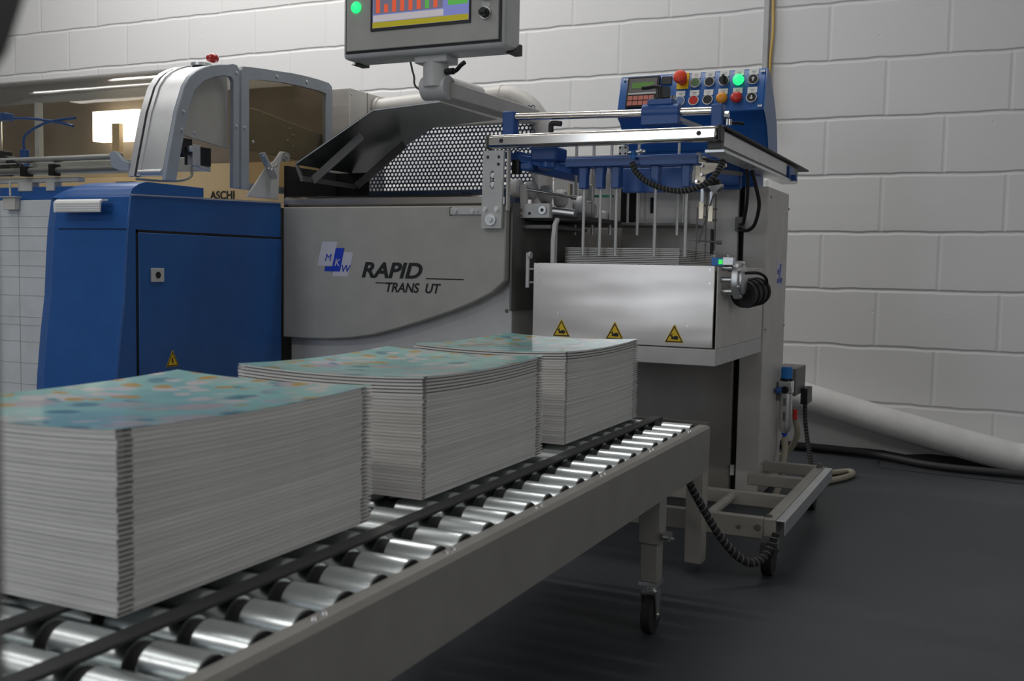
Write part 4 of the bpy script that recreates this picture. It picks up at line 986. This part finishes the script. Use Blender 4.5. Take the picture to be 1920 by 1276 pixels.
for a in (((-.735, 2.85, 1.0), (-.735, 3.17, 1.02)), ((-.80, 2.85, 1.03), (-.80, 3.0, 1.04))):
    q = MB(); q.bar(a[0], a[1], .012, .012); q.build('jogger_stay', M['greydk'], ga)

def spiral(name, label, cat, pts, r, pitch=.012, group=None, m1='blackr', m2='greydk'):
    """cable bundle in a spiral wrap: core plus a helical ridge"""
    P = smooth(pts, 14)
    lo = P[0]
    t = thing(name, label, cat, tuple(lo), group)
    c = MB(); c.rings(P, [r*.86]*len(P), 12); c.build('cable_core', M[m1], t)
    # helix following the path
    H = []; L = 0.; u = None
    Q = []
    for i in range(len(P)-1):
        n = max(2, int((P[i+1]-P[i]).length/(pitch/10)))
        for k in range(n): Q.append(P[i].lerp(P[i+1], k/n))
    for i in range(len(Q)-1):
        d = (Q[i+1]-Q[i]); l = d.length; d.normalize()
        u = d.orthogonal().normalized() if u is None else (u-d*u.dot(d)).normalized()
        w = d.cross(u); a = 2*PI*L/pitch; L += l
        H.append(Q[i]+(u*math.cos(a)+w*math.sin(a))*r*.9)
    h = MB(); h.rings(H, [r*.16]*len(H), 5); h.build('spiral_wrap', M[m2], t)
    return t
spiral('spiral_hose', 'black spiral wrapped hose sagging below the carriage rail', 'hose', [(-.906, 2.652, 1.008), (-.898, 2.648, .988), (-.870, 2.645, .961), (-.825, 2.648, .940), (-.773, 2.65, .931), (-.727, 2.65, .939), (-.692, 2.66, .962), (-.679, 2.68, .990), (-.675, 2.70, 1.012)], .0085, .010)
def hose(name, label, cat, pts, r, m, group=None, n=10):
    b = MB(); b.tube(pts, r, n, 8); return tag(b.build(name, M[m], None, org=pts[0]), label, cat, group)
hose('control_cable', 'black cable loop hanging from rail to slot, the left one', 'cable', [(-.685, 3.02, 1.019), (-.682, 3.03, .98), (-.690, 3.06, .92), (-.712, 3.12, .87), (-.74, 3.198, .868)], .005, 'blackr', 'cable loops by the lift slot')
hose('control_cable', 'black cable loop hanging from rail to slot, the wider right one', 'cable', [(-.678, 3.06, 1.019), (-.668, 3.08, .97), (-.662, 3.10, .92), (-.680, 3.13, .865), (-.71, 3.16, .848), (-.742, 3.197, .856)], .0055, 'blackr', 'cable loops by the lift slot')

# ------------------------------------------------------------------ slotted plate and roller infeed between the machines
vp = thing('slotted_bracket', 'upright slotted steel bracket plate bolted at the left end of the chrome bar', 'bracket', (-1.30, 2.6, .831))
slot = [(-1.301+.006*math.cos(t)*1.0, .0+.006*math.sin(t)) for t in [k*PI/6 for k in range(12)]]
sl = [(-1.2975-.007, .945), (-1.2975-.007, .985), (-1.2975, .992), (-1.2975+.007, .985), (-1.2975+.007, .945), (-1.2975, .938)]
pts = [(-1.330, .831), (-1.268, .831), (-1.263, 1.046), (-1.326, 1.046)]
pv = MB().prism(pts, 'y', 2.600, 2.610, [sl]).build('plate', M['greylt'], vp, smooth_deg=25)
q = MB(); q.cyl((-1.299, 2.600, .855), (-1.299, 2.594, .855), .016, n=28); q.build('bearing_ring', M['alu'], vp)
for x_, y_, z_, r_ in ((-1.299, 2.594, .855, .008), (-1.318, 2.6, .884, .0065), (-1.282, 2.6, .884, .0065), (-1.297, 2.605, .953, .006), (-1.297, 2.605, .978, .006)):
    q = MB(); hexbolt(q, (x_, y_, z_), (0, -1, 0), r_, .006); q.build('plate_bolt', M['bolt'], vp)
q = MB()
for x, z in ((-1.278, 1.028), (-1.279, 1.008), (-1.312, 1.028)): q.cyl((x, 2.6, z), (x, 2.5992, z), .0045, n=14)
q.build('plate_hole', M['black'], vp)
MB().box(-1.2605, -1.2545, 2.612, 2.63, .88, 1.05).build('rear_leg', M['taupe'], vp, bevel=.002)
rf_ = thing('roller_infeed', 'infeed with row of white rubber rollers and steel roller', 'rollers', (-1.22, 2.8, .84))
q = MB(); q.box(-1.2555, -1.161, 2.690, 2.715, .864, .905); q.build('bearing_block', M['greylt'], rf_, bevel=.002)
q = MB(); q.cyl((-1.181, 2.69, .886), (-1.181, 2.684, .886), .0115, n=24); q.build('bearing', M['steelr'], rf_)
q = MB(); q.cyl((-1.181, 2.684, .886), (-1.181, 2.6835, .886), .005, n=16); q.cyl((-1.222, 2.69, .877), (-1.222, 2.6895, .877), .0045, n=16); q.build('bearing_hole', M['black'], rf_)
q = MB(); hexbolt(q, (-1.246, 2.69, .886), (0, -1, 0), .004, .003); hexbolt(q, (-1.246, 2.69, .871), (0, -1, 0), .004, .003); q.build('block_bolt', M['bolt'], rf_)
q = MB(); q.box(-1.2555, -1.236, 2.695, 2.71, .905, .958); q.build('upright', M['greylt'], rf_, bevel=.002)
for i, (x, y, z) in enumerate(((-1.285, 2.735, .952), (-1.258, 2.775, .948), (-1.230, 2.82, .940), (-1.200, 2.865, .930), (-1.165, 2.93, .915), (-1.178, 3.05, .905))):
    q = MB(); q.rings([(x-.016, y, z), (x-.010, y, z), (x+.010, y, z), (x+.016, y, z)], [.021, .0265, .0265, .021], 26); q.build('rubber_roller', M['rubw'], rf_)
q = MB(); q.cyl((-1.24, 2.70, .946), (-1.14, 2.80, .930), .004, n=10); q.cyl((-1.14, 2.80, .930), (-1.13, 2.81, .928), .007, n=12); q.build('roller_shaft', M['steelr'], rf_)
q = MB(); q.cyl((-1.245, 2.76, .889), (-1.16, 2.76, .884), .013, n=20); q.build('guide_roller', M['taupe'], rf_)
q = MB(); q.cyl((-1.165, 2.715, .884), (-1.092, 2.715, .876), .0125, n=24); q.build('steel_roller', M['steelr'], rf_)
q = MB(); q.box(-1.25, -1.05, 2.72, 2.985, .858, .868); q.build('feed_plate', M['charcoal'], rf_)
q = MB(); q.box(-1.25, -1.16, 2.70, 2.985, .835, .845); q.build('under_plate', M['greydk'], rf_)
q = MB(); q.box(-1.19, -1.165, 2.98, 3.05, .935, .985); q.box(-1.13, -1.10, 2.98, 3.03, .87, .90); q.build('cover_block', M['rubw'], rf_, bevel=.006)
q = MB(); q.box(-1.165, -1.10, 3.03, 3.05, .945, .952); q.build('felt_pad', M['green'], rf_)
q = MB(); q.box(-1.236, -1.226, 3.0, 3.02, .95, .985); q.build('brass_fitting', M['brass'], rf_)
MB().box(-1.2565, -1.251, 2.64, 3.18, .60, .905).build('side_wall', M['greydk'], rf_)

# ------------------------------------------------------------------ air unit, hoses and pipe at the right
fu = thing('air_filter_unit', 'compressed air filter regulator with bright blue cap on the stacker side', 'regulator', (-.63, 3.47, .17))
q = MB(); q.cyl((-.63, 3.47, .372), (-.63, 3.47, .412), .0185, n=28); q.build('knob', M['sky'], fu, bevel=.003, label='bright blue knob')
q = MB(); q.cyl((-.63, 3.47, .366), (-.63, 3.47, .373), .0205, n=28); q.build('knob_ring', M['black'], fu)
q = MB(); q.box(-.652, -.608, 3.45, 3.49, .325, .366); q.build('valve_body', M['alu'], fu, bevel=.003)
q = MB(); q.cyl((-.63, 3.45, .338), (-.63, 3.437, .338), .012, n=20); q.build('gauge', M['black'], fu)
q = MB(); q.cyl((-.652, 3.46, .338), (-.676+.017, 3.46, .338), .008, n=14); q.cyl((-.645, 3.445, .338), (-.645, 3.415, .338), .009, n=14); q.sphere((-.645, 3.41, .338), .010); q.build('fitting', M['blued'], fu)
q = MB(); q.rings([(-.63, 3.47, z) for z in (.325, .31, .215, .20, .192)], [.0205, .021, .021, .017, .010], 24); q.build('bowl', M['alu'], fu)
q = MB(); q.box(-.634, -.626, 3.4475, 3.4495, .285, .31); q.box(-.634, -.626, 3.4475, 3.4495, .235, .265); q.build('sight_window', M['greydk'], fu)
q = MB(); q.cyl((-.63, 3.47, .193), (-.63, 3.47, .178), .006, n=12); q.cyl((-.63, 3.47, .193), (-.63, 3.47, .186), .010, n=12); q.build('drain', M['logoblue'], fu)
q = MB(); q.cyl((-.605, 3.51, .235), (-.605, 3.51, .268), .008, n=14); q.build('red_valve', M['red'], fu)
q = MB(); q.box(-.6595, -.640, 3.455, 3.485, .30, .36); q.build('mount', M['greydk'], fu)
jb = thing('junction_box', 'dark grey flat box behind the blue capped air filter', 'box', (-.63, 3.72, .28))
MB().box(-.70, -.622, 3.60, 3.79, .30, .395).build('case', M['greydk'], jb, bevel=.003)
q = MB(); q.box(-.622, -.598, 3.70, 3.80, .262, .318); q.build('plug', M['black'], jb, bevel=.003)
MB().box(-.70, -.65, 3.557, 3.62, .32, .36).build('mount', M['greydk'], jb)
hose('air_hose', 'beige air hose dropping from the air filter into the base frame', 'hose', [(-.63, 3.47, .178), (-.625, 3.46, .14), (-.62, 3.40, .085), (-.607, 3.33, .064), (-.60, 3.25, .055), (-.595, 3.15, .04), (-.594, 3.14, .012)], .0105, 'hose', 'beige air hoses')
hose('air_hose', 'beige air hose looping out over the floor beyond the base frame', 'hose', [(-.605, 3.52, .235), (-.60, 3.54, .18), (-.63, 3.58, .12), (-.68, 3.60, .07), (-.64, 3.66, .03), (-.54, 3.78, .012), (-.47, 3.86, .012), (-.45, 3.80, .012), (-.49, 3.68, .012), (-.56, 3.58, .012), (-.68, 3.57, .012)], .0105, 'hose', 'beige air hoses')
spiral('spiral_cable', 'black spiral wrapped cable running from the dark box down to the floor', 'cable', [(-.61, 3.73, .265), (-.605, 3.72, .20), (-.585, 3.68, .12), (-.555, 3.60, .05), (-.53, 3.55, .014), (-.51, 3.46, .011)], .0085, .012)
spiral('spiral_cable', 'black spiral wrapped cable hanging from the conveyor end to the base frame', 'cable', [(-.628, 2.27, .276), (-.622, 2.29, .235), (-.595, 2.31, .178), (-.560, 2.33, .115), (-.525, 2.35, .070), (-.497, 2.37, .052), (-.478, 2.40, .055), (-.464, 2.425, .080), (-.452, 2.434, .112)], .0105, .014)
pp = thing('leaning_pipe', 'thick white pipe leaning diagonally from floor along the wall foot', 'pipe', (.1, 4.2, 0))
q = MB(); P = [Vector((-1.05, 4.225, .318)), Vector((-.4, 4.22, .158)), Vector((.03, 4.215, .066)), Vector((.14, 4.21, .058)), Vector((.42, 4.21, .058))]
q.rings(smooth(P, 6), [.056]*(len(smooth(P, 6))), 32); q.build('pipe', M['whitep'], pp)
q = MB(); q.rings([(.10, 4.21, .0595), (.16, 4.21, .0585)], [.0585, .0585], 32); q.build('pipe_joint', M['whitep'], pp)
hose('floor_cable', 'thick black cable lying along the foot of the block wall', 'cable', [(-1.3, 4.262, .02), (-.55, 4.262, .022), (-.2, 4.12, .016), (.1, 4.10, .016), (.5, 4.08, .016), (1.2, 4.06, .016)], .0135, 'charcoal')
cdt = MB(); cdt.box(-.923, -.900, 4.278, 4.3, 1.15, 3.6); tag(cdt.build('cable_conduit', M['cond'], None, bevel=.003), 'grey vertical conduit on the block wall above the console', 'conduit')
hose('yellow_cord', 'yellow cable hanging beside the grey conduit behind the console', 'cable', [(-.886, 4.285, 3.5), (-.886, 4.285, 2.6), (-.888, 4.285, 1.9), (-.884, 4.285, 1.7), (-.890, 4.285, 1.60), (-.891, 4.285, 1.50), (-.886, 4.27, 1.30)], .005, 'yelcab')
# out-of-focus post close to the lens at the left
fp2 = thing('guard_post', 'blurred dark grey guard post at the left edge of the view', 'post', (-.29, .2, 0))
MB().box(-.372, -.2885, .18, .23, 0, 1.05).build('post', M['greydk'], fp2, bevel=.004)
q = MB(); q.prism([(-.29, .772), (-.29, .9), (-.21, .9), (-.2655, .803), (-.273, .788)], 'y', .20, .22); q.build('gusset', M['greydk'], fp2)

# ------------------------------------------------------------------ light
def area(name, loc, sx, sy, power, col=(1, .98, .95), rot=(0, 0, 0)):
    l = bpy.data.lights.new(name, 'AREA'); l.shape = 'RECTANGLE'; l.size = sx; l.size_y = sy; l.energy = power; l.color = col
    o = bpy.data.objects.new(name, l); COL.objects.link(o); o.location = loc; o.rotation_euler = rot
    return o
lamps = [  # ceiling battens, the last one added as room fill: position, length, power
    ((-3.4, 3.4, 3.1), 2.4, 44), ((-1.3, 2.95, 3.1), 1.2, 14), ((-3.8, 2.3, 3.2), 2.4, 10),
    ((-3.8, 1.2, 3.2), 2.4, 10), ((-3.6, 0., 3.2), 2.4, 10), ((-2.6, -1.6, 3.2), 2.4, 32), ((.8, -1.7, 3.2), 2.4, 22),
]
for i, (p, ln, pw) in enumerate(lamps):
    area('ceiling_batten_light', (p[0], p[1], p[2]), ln, .14, pw)
    area('ceiling_batten_light', (p[0], p[1], p[2]+.1), ln, .14, pw*.3, rot=(PI, 0, 0))
    t = MB(); t.box(p[0]-ln/2-.03, p[0]+ln/2+.03, p[1]-.06, p[1]+.06, p[2]+.01, p[2]+.08)
    struct(t.build('trim_%d' % (i+2), M['greylt']))
area('side_fill_light', (3.1, .6, 1.5), 1.8, 1.6, 18, (.95, .97, 1.), (PI/2, 0, PI/2))  # added fill for faces turned to the right; the wall has no opening
area('daylight_from_open_door', (-2.8, -3.6, 1.6), .7, 1.6, 36, (.80, .88, 1.), (PI/2, 0, 0))

wd = bpy.data.worlds.new('world'); SC.world = wd; wd.use_nodes = True
wd.node_tree.nodes['Background'].inputs[0].default_value = (.5, .55, .6, 1); wd.node_tree.nodes['Background'].inputs[1].default_value = .05

# ------------------------------------------------------------------ camera
cam = bpy.data.cameras.new('camera'); co = bpy.data.objects.new('camera', cam); COL.objects.link(co)
cam.sensor_width = 36; cam.lens = 1939.3/1920*36; cam.clip_start = .02
co.matrix_world = Matrix.Translation((0, 0, .727)) @ Matrix.Rotation(math.radians(25.264), 4, 'Z') @ Matrix.Rotation(math.radians(85.888), 4, 'X') @ Matrix.Rotation(math.radians(1.087), 4, 'Z')
cam.dof.use_dof = True; cam.dof.focus_distance = 2.9; cam.dof.aperture_fstop = 8.
SC.camera = co
SC.view_settings.view_transform = 'Standard'; SC.view_settings.look = 'None'; SC.view_settings.gamma = 1.; SC.view_settings.exposure = -.27
SC.view_settings.use_curve_mapping = False
